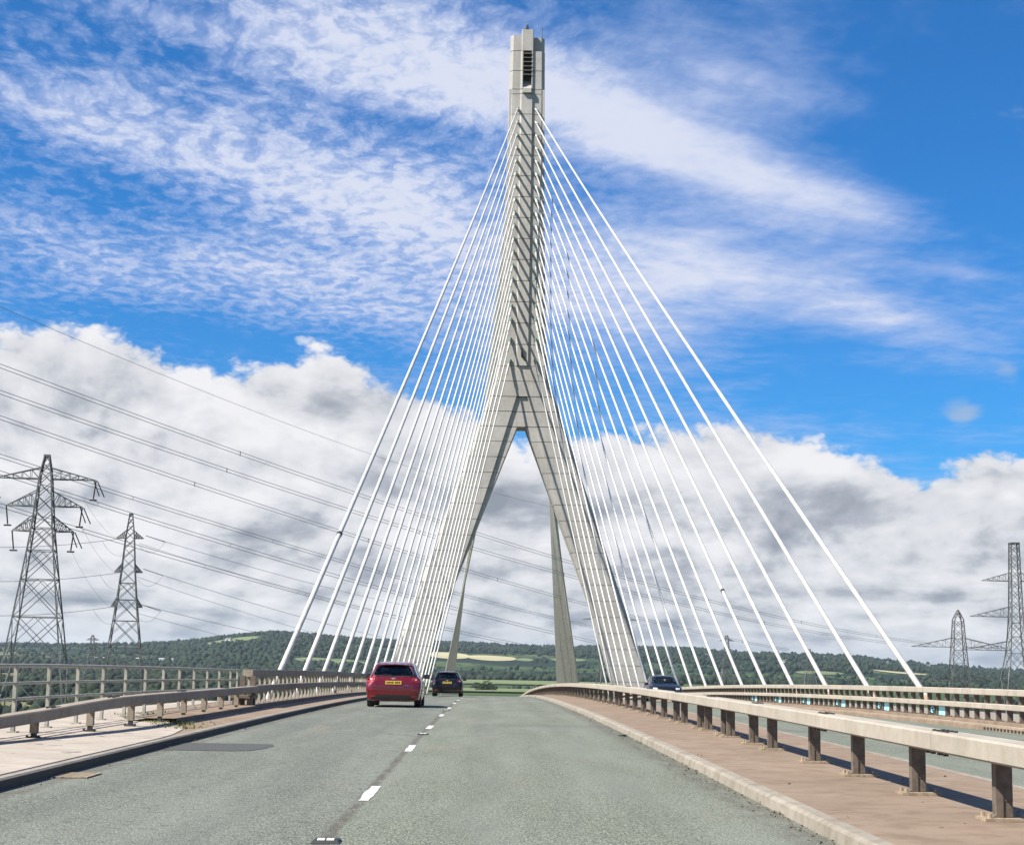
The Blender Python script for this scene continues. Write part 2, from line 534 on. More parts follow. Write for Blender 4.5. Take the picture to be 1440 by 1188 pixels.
def foliage(name, dark, light, autumn=None):
    m_, k, b = new_mat(name)
    g = k.n('ShaderNodeNewGeometry')
    isl = g.outputs['Random Per Island']
    n1 = k.noise(g.outputs['Position'], 0.02, 3, 0.6)
    c = k.mix(isl, dark, light)
    c = k.mix(k.mul(k.sm(n1, 0.4, 0.7), 0.5), c, tuple(0.5 * (a + b_) * 1.1 for a, b_ in zip(dark, light)) if autumn is None else autumn)
    k.put(b.inputs['Base Color'], c)
    b.inputs['Roughness'].default_value = 0.8
    b.inputs['Specular IOR Level'].default_value = 0.15
    return m_


M_WOOD = foliage("woodland", (0.006, 0.013, 0.010), (0.027, 0.045, 0.022), (0.032, 0.037, 0.02))
M_BUSH = foliage("bush_leaves", (0.018, 0.034, 0.014), (0.055, 0.085, 0.028))
M_BARK = basic("bark", (0.06, 0.045, 0.032), 0.9, var=0.3)
M_WEED = foliage("weeds", (0.055, 0.075, 0.02), (0.2, 0.21, 0.07), (0.3, 0.25, 0.12))


def terrain_mat():
    m_, k, b = new_mat("countryside")
    p = pos(k)
    sp = k.n('ShaderNodeSeparateXYZ')
    k.t.links.new(p, sp.inputs[0])
    x, y, z = sp.outputs
    wx = k.add(x, k.mul(k.sub(k.noise(p, 0.0025, 3, 0.5), 0.5), 260))
    wy = k.add(y, k.mul(k.sub(k.noise(k.xyz(y, x, 3.0), 0.0025, 3, 0.5), 0.5), 260))
    q_ = k.xyz(k.mul(wx, 0.0062), k.mul(wy, 0.0036), 0)
    v = k.n('ShaderNodeTexVoronoi')
    k.put(v.inputs['Vector'], q_)
    v.inputs['Scale'].default_value = 1.0
    sc_ = k.n('ShaderNodeSeparateColor')
    k.t.links.new(v.outputs['Color'], sc_.inputs[0])
    r = sc_.outputs[0]
    e = k.n('ShaderNodeTexVoronoi', feature='DISTANCE_TO_EDGE')
    k.put(e.inputs['Vector'], q_)
    fields = k.ramp(r, [(0.0, (0.036, 0.068, 0.024)), (0.3, (0.06, 0.092, 0.0288)), (0.5, (0.08, 0.112, 0.04)), (0.64, (0.044, 0.076, 0.0288)),
                        (0.78, (0.096, 0.12, 0.052)), (0.88, (0.16, 0.152, 0.076)), (0.95, (0.056, 0.084, 0.032))], 'CONSTANT')
    n1 = k.noise(p, 0.05, 5, 0.65)
    fields = k.mix(k.mul(k.sm(n1, 0.35, 0.7), 0.35), fields, (0.07, 0.08, 0.035))
    wood = k.noise(p, 0.0016, 6, 0.62)
    woodm = k.m('MAXIMUM', k.sm(wood, 0.485, 0.515), k.sm(e.outputs['Distance'], 0.075, 0.035))
    c = k.mix(k.mul(woodm, k.sm(z, -20.5, -17)), fields, (0.012, 0.025, 0.014))
    k.put(b.inputs['Base Color'], c)
    b.inputs['Roughness'].default_value = 0.95
    b.inputs['Specular IOR Level'].default_value = 0.1
    return m_


M_LAND = terrain_mat()
M_CROP = basic("ripe_crop", (0.36, 0.32, 0.17), 0.9, var=0.12, scale=0.01)
M_GRASSFIELD = basic("pasture", (0.12, 0.15, 0.05), 0.9, var=0.15, scale=0.01)


# ------------------------------------------------------------------ road profile: level, then over a crest and down
def zr(y):
    d = max(0.0, min(y, 260.0) - 20.0)
    z = -1.06e-4 * d * d
    if y > 260:
        z -= (y - 260.0) * 2 * 1.06e-4 * 240
    return z


def fall(x):
    return -0.025 * max(0.0, x - 6.1)


YS = [-40 + 4 * i for i in range(70)] + [244 + 12 * i for i in range(23)]
Y_END = YS[-1]


def strip(name, xs, dz, mat, kind='structure', ys=YS, down=None, parent=None):
    """a sheet that follows the road; xs = list of (x, height) across"""
    mb = MB()
    mb.grid([[(x, y, zr(y) + fall(x) + h_ + dz) for x, h_ in xs] for y in ys])
    return mb.build(name, mat, parent, kind=kind)


KL, KR, KR2, KO = -4.88, 2.79, 5.95, 13.9
KH = 0.12
strip("road", [(KL - 0.1, 0), (-3.5, 0), (-1.19, 0), (0.8, 0), (KR + 0.1, 0)], 0, M_ASPHALT)
strip("road", [(KR2 - 0.1, 0), (6.1, 0), (8, 0), (11, 0), (KO + 0.05, 0)], 0, M_ASPHALT)
# kerbs
mb = MB()
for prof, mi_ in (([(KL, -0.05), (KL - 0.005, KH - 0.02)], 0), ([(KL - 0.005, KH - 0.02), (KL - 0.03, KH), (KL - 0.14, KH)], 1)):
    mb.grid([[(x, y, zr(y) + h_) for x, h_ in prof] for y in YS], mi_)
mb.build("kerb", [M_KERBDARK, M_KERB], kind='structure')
strip("kerb", [(KR, -0.05), (KR + 0.02, KH - 0.03), (KR + 0.06, KH - 0.005), (KR + 0.17, KH)], 0, M_KERB)
strip("kerb", [(KR2, -0.05), (KR2 - 0.02, KH - 0.03), (KR2 - 0.05, KH), (KR2 - 0.15, KH)], 0, M_KERB)
strip("kerb", [(KO, -0.05), (KO + 0.02, KH - 0.02), (KO + 0.05, KH + 0.02), (KO + 0.16, KH + 0.02)], 0, M_VERGE)
strip("median", [(KR + 0.17, KH), (3.6, KH + 0.01), (4.6, KH + 0.01), (KR2 - 0.15, KH)], 0, M_VERGE)
strip("verge", [(-9.1, KH), (-7.2, KH), (-6.1, KH), (KL - 0.14, KH)], 0, M_VERGE, ys=[y for y in YS if y <= 52])
strip("verge", [(-7.05, KH), (-6.6, KH), (-6.1, KH), (KL - 0.14, KH)], 0, M_VERGE, ys=[y for y in YS if y >= 52])
strip("verge", [(KO + 0.16, KH), (14.8, KH), (15.6, KH), (17.9, KH)], 0, M_SLAB)
# deck body under it all
mb = MB()
ledge = lambda y: (-9.1, KH - 0.02) if y < 53 else (-7.05, -0.75)         # past the approach the cables stand on a lower outer ledge
mb.loft([[(-9.1 if y < 53 else -7.05, y, zr(y) + KH - 0.01), (ledge(y)[0], y, zr(y) + ledge(y)[1]), (-9.1, y, zr(y) + (KH - 0.03 if y < 53 else -0.76)), (-9.1, y, zr(y) - 1.0), (-6.5, y, zr(y) - 1.5), (4.4, y, zr(y) - 2.2), (15.2, y, zr(y) - 1.8), (17.9, y, zr(y) - 0.9),
          (17.9, y, zr(y) + fall(17.9) + KH - 0.01), (13.0, y, zr(y) - 0.5), (-6.0, y, zr(y) - 0.3)] for y in YS])
mb.build("bridge_deck", M_DECK, kind='structure')
# pale slab of the approach verge, proud of the brown surfacing, and the pale walkway behind the barrier
mb = MB()
ed = [(-40, -5.02), (26.5, -5.02), (29.3, -5.3), (31.0, -5.75), (34.5, -6.9), (37.5, -7.9), (45, -8.05), (52, -8.2)]


def edge_x(y):
    for (ya, xa), (yb, xb) in zip(ed[:-1], ed[1:]):
        if y <= yb:
            return xa + (xb - xa) * (y - ya) / (yb - ya)
    return ed[-1][1]


sy_ = [-40 + 4 * i for i in range(16)] + [22, 24, 26, 27, 28, 29, 29.6, 30.3, 31, 32, 33, 34, 35, 36, 37, 38, 40, 44, 48, 52]
mb.grid([[(-9.08, y, zr(y) + KH + 0.012), (0.5 * (edge_x(y) - 9.08), y, zr(y) + KH + 0.012), (edge_x(y), y, zr(y) + KH + 0.012), (edge_x(y) + 0.01, y, zr(y) + KH - 0.01)] for y in sy_])
mb.build("concrete_slab", M_SLAB, kind='structure')
# raised margin under the parapet
strip("plinth", [(-6.02, KH - 0.02), (-6.02, KH + 0.07), (-6.12, KH + 0.075), (-7.0, KH + 0.075)], 0, M_VERGE, ys=[32.4] + [y for y in YS if y > 33])
strip("plinth", [(14.72, KH - 0.02), (14.72, KH + 0.09), (14.8, KH + 0.1), (15.35, KH + 0.1), (15.35, KH)], 0, M_VERGE)
strip("plinth", [(17.5, KH - 0.02), (17.5, KH + 0.25), (17.9, KH + 0.25), (17.9, -0.2)], 0, M_DECK)
# darker flat patch in the nearside lane, with a rounded end
mb = MB()
pts = [(-4.80, 24.75), (-3.75, 24.75), (-3.5, 24.95), (-3.38, 25.6), (-3.34, 26.4), (-3.45, 26.95), (-4.83, 26.95)]
mb.poly([(x, y, zr(y) + 0.005) for x, y in pts])
mb.build("dark_patch", M_PATCH, kind='structure')

# lane line dashes: 2 m marks every 9 m
for i in range(-3, 14):
    yc = 17.4 + 9.0 * i
    mb = MB()
    n_ = 7
    L, R = [], []
    for j in range(n_ + 1):
        y = yc - 0.95 + 1.9 * j / n_
        L.append((-1.245 + random.uniform(-0.012, 0.012), y, zr(y) + 0.005))
        R.append((-1.135 + random.uniform(-0.012, 0.012), y, zr(y) + 0.005))
    mb.grid([L, R])
    o = mb.build("lane_dash", M_PAINT, kind='structure')

# road studs (cat's eyes)
for i, yy in enumerate((12.72, 31.6, 49.6, 67.6, 85.6)):
    t = thing("road_stud", (-1.19, yy, zr(yy) + 0.003), "low black road stud on the lane line, " +
              ("cut by the bottom edge of the picture" if i == 0 else "between the second and third white dashes" if i == 1 else ("third", "fourth", "fifth")[i - 2] + " counted from the bottom"),
              "road stud", "road studs along the lane line")
    mb = MB()
    mb.loft([[(-0.11, -0.13, 0), (0.11, -0.13, 0), (0.11, 0.13, 0), (-0.11, 0.13, 0)], [(-0.09, -0.10, 0.022), (0.09, -0.10, 0.022), (0.09, 0.10, 0.022), (-0.09, 0.10, 0.022)]])
    mb.build("housing", M_DARK, t)
    for sx in (-0.035, 0.035):
        mb = MB()
        mb.loft([[(sx - 0.028, -0.112, 0.006), (sx + 0.028, -0.112, 0.006), (sx + 0.028, -0.06, 0.03), (sx - 0.028, -0.06, 0.03)],
                 [(sx - 0.028, -0.09, 0.006), (sx + 0.028, -0.09, 0.006), (sx + 0.028, 0.0, 0.03), (sx - 0.028, 0.0, 0.03)]])
        mb.build("reflector", M_PAINT, t)

# gully grate by the left kerb
t = thing("drain_grate", (-4.66, 19.15, 0.004), "rusty brown drain grate in the gutter by the left kerb", "drain")
mb = MB()
for a in ((-0.2, -0.16, -0.36, 0.36), (0.16, 0.2, -0.36, 0.36), (-0.16, 0.16, -0.36, -0.32), (-0.16, 0.16, 0.32, 0.36)):
    mb.box(a[0], a[1], a[2], a[3], 0, 0.014)
mb.build("frame", M_PLATE, t)
mb = MB()
mb.box(-0.16, 0.16, -0.32, 0.32, 0, 0.002)
mb.build("sump", M_DARK, t)
bar = MB()
bar.box(-0.16, 0.16, -0.018, 0.018, 0.003, 0.012)
bme = bar.mesh("bar", M_PLATE)
for j in range(9):
    link("bar", bme, t, (0, -0.28 + 0.07 * j, 0))

# scraps in the right gutter
mb = MB()
rr_ = random.Random(3)
for j in range(7):
    a = [Vector((rr_.uniform(-0.10, 0.10), rr_.uniform(-0.06, 0.06), rr_.uniform(0, 0.05))) for _ in range(4)]
    mb.poly([a[0], a[1], a[2]])
    mb.poly([a[0], a[2], a[3]])
    mb.poly([a[1], a[2], a[3]])
tag(mb.build("scrap", M_DARK, loc=(2.62, 31.8, zr(31.8) + 0.012)), "crumpled black scrap lying in the gutter by the right kerb", "litter")
mb = MB()
for j in range(1000):
    y = 8 + rr_.random() ** 1.6 * 45
    x = KR - abs(rr_.gauss(0, 0.12)) - 0.01 if rr_.random() < 0.75 else KL + abs(rr_.gauss(0, 0.1)) + 0.02
    if rr_.random() < 0.12:
        x = rr_.choice([rr_.uniform(KR + 0.2, 5.6), rr_.uniform(-8, -5.2)])
    base = zr(y) + (KH if (x > KR or x < KL) else 0) + 0.008
    r_ = rr_.uniform(0.006, 0.026)
    p = [Vector((x + rr_.uniform(-r_, r_), y + rr_.uniform(-r_, r_) * 1.4, base + rr_.uniform(-0.4, 1) * r_)) for _ in range(4)]
    for f_ in ((0, 1, 2), (0, 1, 3), (0, 2, 3), (1, 2, 3)):
        mb.poly([p[q_] for q_ in f_])
mb.build("gravel", M_POST, kind='stuff')
# weeds at the end of the pale slab and along the foot of the barrier
mb = MB()
spots = [(-5.75, 31.2, 0.38, 150), (-6.3, 32.4, 0.3, 110), (-7.0, 34.3, 0.35, 110), (-5.4, 29.6, 0.25, 70), (-6.4, 40.5, 0.3, 60), (-6.3, 43.3, 0.3, 80), (-7.6, 37.0, 0.4, 70)]
for cx_, cy_, s_, n_ in spots:
    for j in range(n_):
        x, y = cx_ + rr_.gauss(0, s_ * 0.7), cy_ + rr_.gauss(0, s_ * 1.3)
        z = zr(y) + KH + 0.005
        hh, w = rr_.uniform(0.02, 0.08), rr_.uniform(0.008, 0.02)
        a = rr_.uniform(0, 6.28)
        ux, uy = math.cos(a) * w, math.sin(a) * w
        lx, ly = rr_.gauss(0, 0.05), rr_.gauss(0, 0.05)
        mb.poly([(x - ux, y - uy, z), (x + ux, y + uy, z), (x + lx, y + ly, z + hh)])
mb.build("weeds", M_WEED, kind='stuff')

# ------------------------------------------------------------------ barriers and parapets
def rail_seg(parent, xfun, y0, y1, ztop, hgt, wid, mat, name="rail", step=1.3, lip=0.012):
    """one length of hollow box rail following the road; xfun(y) = its road-side edge .. + wid"""
    n_ = max(1, int(round((y1 - y0) / step)))
    secs = []
    for j in range(n_ + 1):
        y = y0 + (y1 - y0) * j / n_
        x = xfun(y)
        z1 = ztop(y)
        z0 = z1 - hgt
        b_ = 0.018
        secs.append([(x, y, z0 + b_), (x + b_, y, z0), (x + wid - b_, y, z0), (x + wid, y, z0 + b_), (x + wid, y, z1 - b_), (x + wid - b_, y, z1), (x + b_, y, z1), (x, y, z1 - b_)])
    mb = MB()
    mb.loft(secs)
    return mb.build(name, mat, parent)


def median_post():
    """broad post with a lit gusset flange on its traffic side, standing on a bolted plate"""
    mb = MB()
    mb.box(-0.062, 0.062, -0.05, 0.05, 0.16, 0.56)
    mb.box(-0.02, 0.062, -0.045, 0.045, 0.03, 0.16)
    mb.loft([[(-0.078, y, 0.30), (-0.078, y, 0.05), (-0.12, y, 0.025), (-0.02, y, 0.025), (-0.018, y, 0.30)] for y in (-0.058, 0.058)])
    mb.box(-0.08, -0.062, -0.055, 0.055, 0.12, 0.55)
    post_ = mb.mesh("post", M_POST)
    mb = MB()
    mb.box(-0.20, 0.20, -0.15, 0.15, 0, 0.025)
    for sx in (-0.15, 0.15):
        for sy in (-0.10, 0.10):
            mb.tube([(sx, sy, 0.02), (sx, sy, 0.06)], 0.018, 6)
    return post_, mb.mesh("base_plate", M_PLATE)


POST_ME, PLATE_ME = median_post()


def bolts_me():
    mb = MB()
    for bx in (0.09, 0.17):
        for by in (-0.22, -0.08, 0.06, 0.2):
            mb.loft([[(bx + 0.02 * math.cos(a) , by + 0.03 * math.sin(a), z) for a in [k * 1.0472 for k in range(6)]] for z in (-0.01, 0.016)])
    for by in (-0.3, -0.12, 0.12, 0.3):
        mb.box(0.03, 0.07, by - 0.03, by + 0.03, -0.205, -0.175)
    return mb.mesh("bolt", M_DARK)


BOLT_ME = bolts_me()
t = thing("median_barrier", (4.3, 0, 0), "long beige box-beam safety barrier on steel posts along the brown median strip", "barrier")
TX = 4.3
XR = 4.08
mz = lambda y: zr(y) + 0.81
joints = [-0.6, 4.7, 9.9, 15.2, 20.5, 25.7, 31.0, 36.3] + [36.3 + 6.4 * k for k in range(1, 32)]
for a, b_ in zip(joints[:-1], joints[1:]):
    o = rail_seg(t, lambda y: XR - TX, a + 0.006, b_ - 0.006, mz, 0.18, 0.29, M_RAIL)
    if a < 60:
        bo = link("bolt", BOLT_ME, o, (XR - TX, a, mz(a)), 'stuff')
pys = [6.0, 8.6, 11.3, 13.99, 16.73, 19.4, 21.97, 25.21, 26.96, 29.5, 30.2, 32.46, 33.6, 36.4]
while pys[-1] < 205:
    pys.append(pys[-1] + (2.65 if len(pys) % 7 else 1.5))
for y in pys:
    p_ = link("post", POST_ME, t, (4.36 - TX, y, zr(y) + KH + 0.012))
    if y < 120:
        link("base_plate", PLATE_ME, p_)

# left approach barrier: its near end swings out and ramps down
t = thing("approach_barrier", (-6.4, 30, 0), "low brown box-beam barrier on short posts dipping towards the left edge over the pale slab", "barrier")
lp = [(12, -7.9, 0.20), (18, -7.45, 0.34), (22, -7.15, 0.44), (25.0, -6.72, 0.545), (27.0, -6.48, 0.63), (28.4, -6.36, 0.675), (30.5, -6.25, 0.69), (36, -6.2, 0.69), (44.9, -6.2, 0.69)]


def interp(tab, y, c_):
    for q_, r_ in zip(tab[:-1], tab[1:]):
        if y <= r_[0]:
            f_ = min(1, max(0, (y - q_[0]) / (r_[0] - q_[0])))
            return q_[c_] + (r_[c_] - q_[c_]) * f_
    return tab[-1][c_]


ljs = [12, 15.6, 19.2, 22.4, 25.6, 28.4, 33.9, 39.4, 44.9]
for a, b_ in zip(ljs[:-1], ljs[1:]):
    o = rail_seg(t, lambda y: interp(lp, y, 1) + 6.4 - 0.13, a + 0.005, b_ - 0.005, lambda y: zr(y) + interp(lp, y, 2) - 0, 0.17, 0.26, M_RAILSHADE, step=0.7)
    o.location = (0, -30, 0)
    if 20 < a:
        link("bolt", BOLT_ME, o, (interp(lp, a, 1) + 6.4 - 0.13, a, zr(a) + interp(lp, a, 2)), 'stuff')
mb = MB()
mb.box(-0.055, 0.055, -0.055, 0.055, 0.15, 0.55)
mb.box(-0.035, 0.035, -0.04, 0.04, 0.02, 0.15)
LPOST = mb.mesh("post", M_RAILSHADE)
mb = MB()
mb.box(-0.036, 0.036, -0.045, 0.045, 0.02, 0.152)
mb.loft([[(-0.10, y, 0.015), (0.10, y, 0.015), (0.06, y, 0.05), (-0.06, y, 0.05)] for y in (-0.08, 0.08)])
for sx in (-0.085, 0.085):
    mb.tube([(sx, -0.06, 0.01), (sx, -0.06, 0.075)], 0.02, 6)
LFOOT = mb.mesh("foot", M_DARK)
for k in range(-4, 8):
    y = 25.1 + 2.38 * k
    x = interp(lp, y, 1)
    o = link("post", LPOST, t, (x + 6.4 - 0.08, y - 30, zr(y) + KH + 0.012))
    o.scale = (1, 1, max(0.15, (interp(lp, y, 2) - 0.17 - KH - 0.01) / 0.55))
    f_ = link("foot", LFOOT, o)

# pale three-rail fence at the outer edge of the left approach
t = thing("outer_fence", (-7.55, 30, 0), "slim pale three-rail fence on thin posts along the outer edge of the left approach", "fence")
FX = -7.55
fys = [10.5 + 2.02 * k for k in range(0, 20)] + [50.2]
ftop = lambda y: zr(y) + (1.215 if y < 28 else 1.215 - 0.0045 * (y - 28))
for k, hh in enumerate((0, 0.28, 0.53)):
    for a, b_ in zip(fys[:-1:4], fys[4::4]):
        mb = MB()
        mb.tube([(0, a + (b_ - a) * q_ / 6 - 30, ftop(a + (b_ - a) * q_ / 6) - hh - 0.03) for q_ in range(7)], 0.032 if k == 0 else 0.024, 8)
        mb.build("rail", M_FENCE, t, smooth=False)
for y in fys:
    mb = MB()
    zt = ftop(y) - 0.03
    mb.box(-0.028, 0.028, y - 30 - 0.045, y - 30 + 0.045, zr(y) + KH, zt)
    mb.box(-0.08, 0.08, y - 30 - 0.09, y - 30 + 0.09, zr(y) + KH - 0.005, zr(y) + KH + 0.03)
    mb.build("post", M_FENCE, t)


def parapet(tx, side, y0, y1, first, label, dz0):
    t = thing("bridge_parapet", (tx, 0, 0), label, "parapet")
    off = -0.15 if side > 0 else -0.13
    base = lambda y: zr(y) + fall(tx) + KH + dz0
    js = [y0] + [y0 + 6.48 * k for k in range(1, int((y1 - y0) / 6.48) + 1)]
    for a, b_ in zip(js[:-1], js[1:]):
        rail_seg(t, lambda y: off, a + 0.004, b_ - 0.004, lambda y: base(y) + 0.93, 0.19, 0.28, M_RAIL if side > 0 else M_RAILSHADE, "top_rail", 1.6)
        rail_seg(t, lambda y: off, a + 0.004, b_ - 0.004, lambda y: base(y) + 0.50, 0.17, 0.22, M_RAIL if side > 0 else M_RAILSHADE, "middle_rail", 1.6)
    mb = MB()
    mb.box(-0.032 if side < 0 else -0.06, 0.028 if side < 0 else 0.08, -0.08 if side < 0 else -0.05, 0.08 if side < 0 else 0.05, 0.0, 0.74)
    mb.box(-0.11, 0.13, -0.11, 0.11, 0.0, 0.025)
    mb.loft([[(-0.034, y, 0.16), (-0.034, y, 0.02), (-0.08, y, 0.02)] for y in (-0.04, 0.04)])
    bal = mb.mesh("baluster", M_RAIL if side < 0 else M_POST)
    y = first
    while y < y1 - 0.5:
        link("baluster", bal, t, (0.04 * side, y, base(y)))
        y += 1.08
    return t, base


tl, _ = parapet(-6.4, -1, 44.3, 176, 45.0, "long parapet of two brown rails and close upright bars along the left kerb", 0.075)
mb = MB()                                                  # end frame where the approach barrier runs in
for x in (-0.12, 0.16):
    mb.box(x - 0.07, x + 0.07, 44.28, 44.42, zr(44.3) + KH, zr(44.3) + KH + 0.84)
mb.box(-0.30, 0.26, 43.6, 44.5, zr(44) + KH + 0.26, zr(44) + KH + 0.33)
for x in (-0.22, 0.16):
    mb.loft([[(x - 0.06, 43.7, z0), (x + 0.06, 43.7, z0), (x + 0.06, 44.0, z0), (x - 0.06, 44.0, z0)] for z0 in (zr(44) + KH, zr(44) + KH + 0.27)])
mb.build("end_frame", M_POST, tl)
tr, rbase = parapet(15.05, 1, 33.2, 190, 33.6, "long double-rail parapet with dark uprights along the far right edge of the bridge", 0.10)
# cyan marker plates with a looped symbol beside each
plate = MB()
plate.box(-0.012, 0.012, -0.36, 0.36, 0.03, 0.33)
pm = plate.mesh("marker_plate", M_CYAN)
dark = MB()
dark.box(-0.012, 0.012, -0.36, 0.36, 0.03, 0.33)
dm = dark.mesh("symbol_plate", M_DARK)
sy = MB()
arc = [(-0.02, -0.2 * math.cos(a), 0.18 + 0.10 * math.sin(a)) for a in [math.radians(q_) for q_ in range(0, 300, 25)]]
sy.tube([(-0.02, 0.18, 0.18), (-0.02, -0.2, 0.18)], 0.02, 5)
sy.tube(arc, 0.02, 5)
sm_ = sy.mesh("symbol", M_CYAN)
for k in range(6):
    y = 33.6 + 1.08 * (19.5 + 7 * k)
    link("marker_plate", pm, tr, (0.02, y, rbase(y)))
    o = link("symbol_plate", dm, tr, (0.02, y + 1.08, rbase(y)))
    link("symbol", sm_, o)
# drain slots in the far kerb
mb = MB()
for k in range(48):
    y = 32 + 0.3 * k
    mb.box(KO - 0.004, KO + 0.012, y, y + 0.14, zr(y) + fall(KO) + 0.02, zr(y) + fall(KO) + 0.085)
mb.build("drain_slots", M_DARK, kind='stuff')

# ------------------------------------------------------------------ the cable tower
TXC, TF = 4.45, 242.5
tw = thing("bridge_tower", (TXC, TF, -20), "tall pale concrete cable tower, slotted shaft on two splayed legs astride the road", "bridge tower")
TB = TF + 5.2


def seg(poly_fn, z0, z1, name="concrete_segment", gap=0.05):
    mb = MB()
    secs = []
    for z in (z0 + gap, z1 - gap):
        secs.append([(x, y, z + 20) for x, y in poly_fn(z)])
    mb.loft(secs)
    return mb.build(name, M_PYLON, tw)


def lerp_tab(tab, z):
    tab = sorted(tab)
    for (z0, a), (z1, b_) in zip(tab[:-1], tab[1:]):
        if z <= z1:
            return a + (b_ - a) * (z - z0) / (z1 - z0)
    (z0, a), (z1, b_) = tab[-2], tab[-1]
    return a + (b_ - a) * (z - z0) / (z1 - z0)


OUT = [(-20, 25.8), (-1, 19.4), (43.3, 4.08), (47, 3.62), (64, 3.1), (79, 2.85), (98.4, 2.66)]
PRO = [(-20, 19.8), (-1.5, 14.2), (11.85, 9.85), (25.7, 5.3), (40.85, 0.82)]
INN = [(-20, 20.2), (-1.5, 14.05), (7.9, 11.4), (19.5, 7.0), (36.3, 0.66)]
CH = 0.5
ST = 0.3


def leg_poly(sign):
    def fn(z):
        o, p, q_ = lerp_tab(OUT, z), lerp_tab(PRO, z), lerp_tab(INN, z)
        p = max(p, q_ + 0.02)
        pts = [(q_, 5.2), (q_, ST), (p, ST), (p, 0.0), (o - CH, 0.0), (o, CH), (o, 5.2)]
        return [(sign * x, y) for x, y in pts]
    return fn


def apex_poly(z):
    o, p = lerp_tab(OUT, z), lerp_tab(PRO, z)
    pts = [(-o, 5.2), (-o, CH), (-o + CH, 0), (-p, 0), (-p, ST), (p, ST), (p, 0), (o - CH, 0), (o, CH), (o, 5.2)]
    return pts


def full_poly(z):
    o = lerp_tab(OUT, z)
    return [(-o, 5.2), (-o, CH), (-o + CH, 0), (o - CH, 0), (o, CH), (o, 5.2)]


RB = 0.24


def shaft_poly(z):
    o = lerp_tab(OUT, z)
    r_ = 0.82
    return [(-o, 5.2), (-o, CH), (-o + CH, 0), (-r_ - 0.2, 0), (-r_, -RB), (r_, -RB), (r_ + 0.06, 0), (o - CH, 0), (o, CH), (o, 5.2)]


def slot_poly(z):
    o = lerp_tab(OUT, z)
    r_ = 0.82
    i_ = 0.66
    return [(-o, 5.2), (-o, CH), (-o + CH, 0), (-r_ - 0.2, 0), (-r_, -RB), (-i_, -RB), (-i_, 1.6), (i_, 1.6), (i_, -RB), (r_, -RB), (r_ + 0.06, 0), (o - CH, 0), (o, CH), (o, 5.2)]


def core_poly(fn):
    """slightly smaller inner body that shows as the dark line in the joints"""
    def g(z):
        pts = fn(z)
        cx_ = sum(p[0] for p in pts) / len(pts)
        return [(x + (0.07 if x < cx_ else -0.07), max(y + 0.07, -9) if y < 2.6 else y - 0.07) for x, y in pts]
    return g


lift = 2.35
for sgn in (-1, 1):
    z = -20.0
    while z < 36.25:
        z1 = min(z + lift, 36.3)
        if 36.3 - z1 < 0.8:
            z1 = 36.3
        seg(leg_poly(sgn), z, z1)
        z = z1
    mb = MB()
    mb.loft([[(x, y, zz + 20) for x, y in core_poly(leg_poly(sgn))(zz)] for zz in np.linspace(-20, 36.25, 24)])
    mb.build("leg_core", M_PYLON, tw)
for a, b_ in ((36.3, 38.6), (38.6, 40.85)):
    seg(apex_poly, a, b_)
for a, b_ in ((40.85, 43.2), (43.2, 45.5)):
    seg(full_poly, a, b_)
z = 45.5
zs_ = [45.5]
while z < 87.5:
    z1 = z + 3.28
    seg(shaft_poly, z, z1, "shaft_segment")
    z = z1
    zs_.append(z)
seg(shaft_poly, z, 88.9, "shaft_segment")
for a, b_ in ((88.9, 91.9), (91.9, 95.1)):
    seg(slot_poly, a, b_, "shaft_segment")
# top lift: the two side panels stop lower than the central box
seg(lambda z: [(-lerp_tab(OUT, z), 5.2), (-lerp_tab(OUT, z), CH), (-lerp_tab(OUT, z) + CH, 0), (-0.94, 0), (-0.94, 5.2)], 95.1, 97.7, "shaft_segment")
seg(lambda z: [(lerp_tab(OUT, z), 5.2), (lerp_tab(OUT, z), CH + 1.2), (lerp_tab(OUT, z) - CH, 1.2), (0.94, 1.2), (0.94, 5.2)], 95.1, 97.8, "shaft_segment")
seg(lambda z: [(-0.93, 5.0), (-0.93, 0), (-0.82, -RB), (0.82, -RB), (0.93, 0), (0.93, 5.0)], 95.1, 98.5, "top_box", 0.0)
for fn, za, zb in ((full_poly, 40.9, 47.0), (lambda z: [(-lerp_tab(OUT, z), 5.2), (-lerp_tab(OUT, z), 0), (lerp_tab(OUT, z), 0), (lerp_tab(OUT, z), 5.2)], 47.0, 88.9)):
    mb = MB()
    mb.loft([[(x * 0.985, 0.08 + y * 0.97, zz + 20) for x, y in fn(zz)] for zz in np.linspace(za, zb, 10)])
    mb.build("shaft_core", M_PYLON, tw)
# louvres, sloping sill under them, small things on the top
mb = MB()
mb.box(-0.655, 0.655, 1.3, 1.5, 88.9 + 20, 95.1 + 20)
mb.build("louvre_back", M_DARK, tw)
lv = MB()
lv.loft([[(-0.655, -0.35, 0.0), (0.655, -0.35, 0.0), (0.655, 0.5, 0.55), (-0.655, 0.5, 0.55)], [(-0.655, -0.38, 0.06), (0.655, -0.38, 0.06), (0.655, 0.47, 0.61), (-0.655, 0.47, 0.61)]])
lme = lv.mesh("louvre_slat", M_POST)
for k in range(6):
    link("louvre_slat", lme, tw, (0, 0, 20 + 91.1 + 0.68 * k))
mb = MB()
prof = [(1.6, 90.9), (1.2, 90.6), (0.5, 89.9), (0.0, 89.3), (-0.45, 88.95), (-0.62, 88.9), (-0.66, 88.2), (1.6, 88.2)]
mb.loft([[(x, y, z + 20) for y, z in prof] for x in (-0.65, 0.65)])
mb.build("sloping_sill", M_PYLON, tw)
mb = MB()
mb.box(-0.35, 0.15, 0.2, 0.9, 98.5 + 20, 99.0 + 20)
mb.tube([(-0.1, 0.5, 119.0), (-0.1, 0.5, 119.5)], 0.18, 8)
mb.build("beacon", M_DARK, tw)
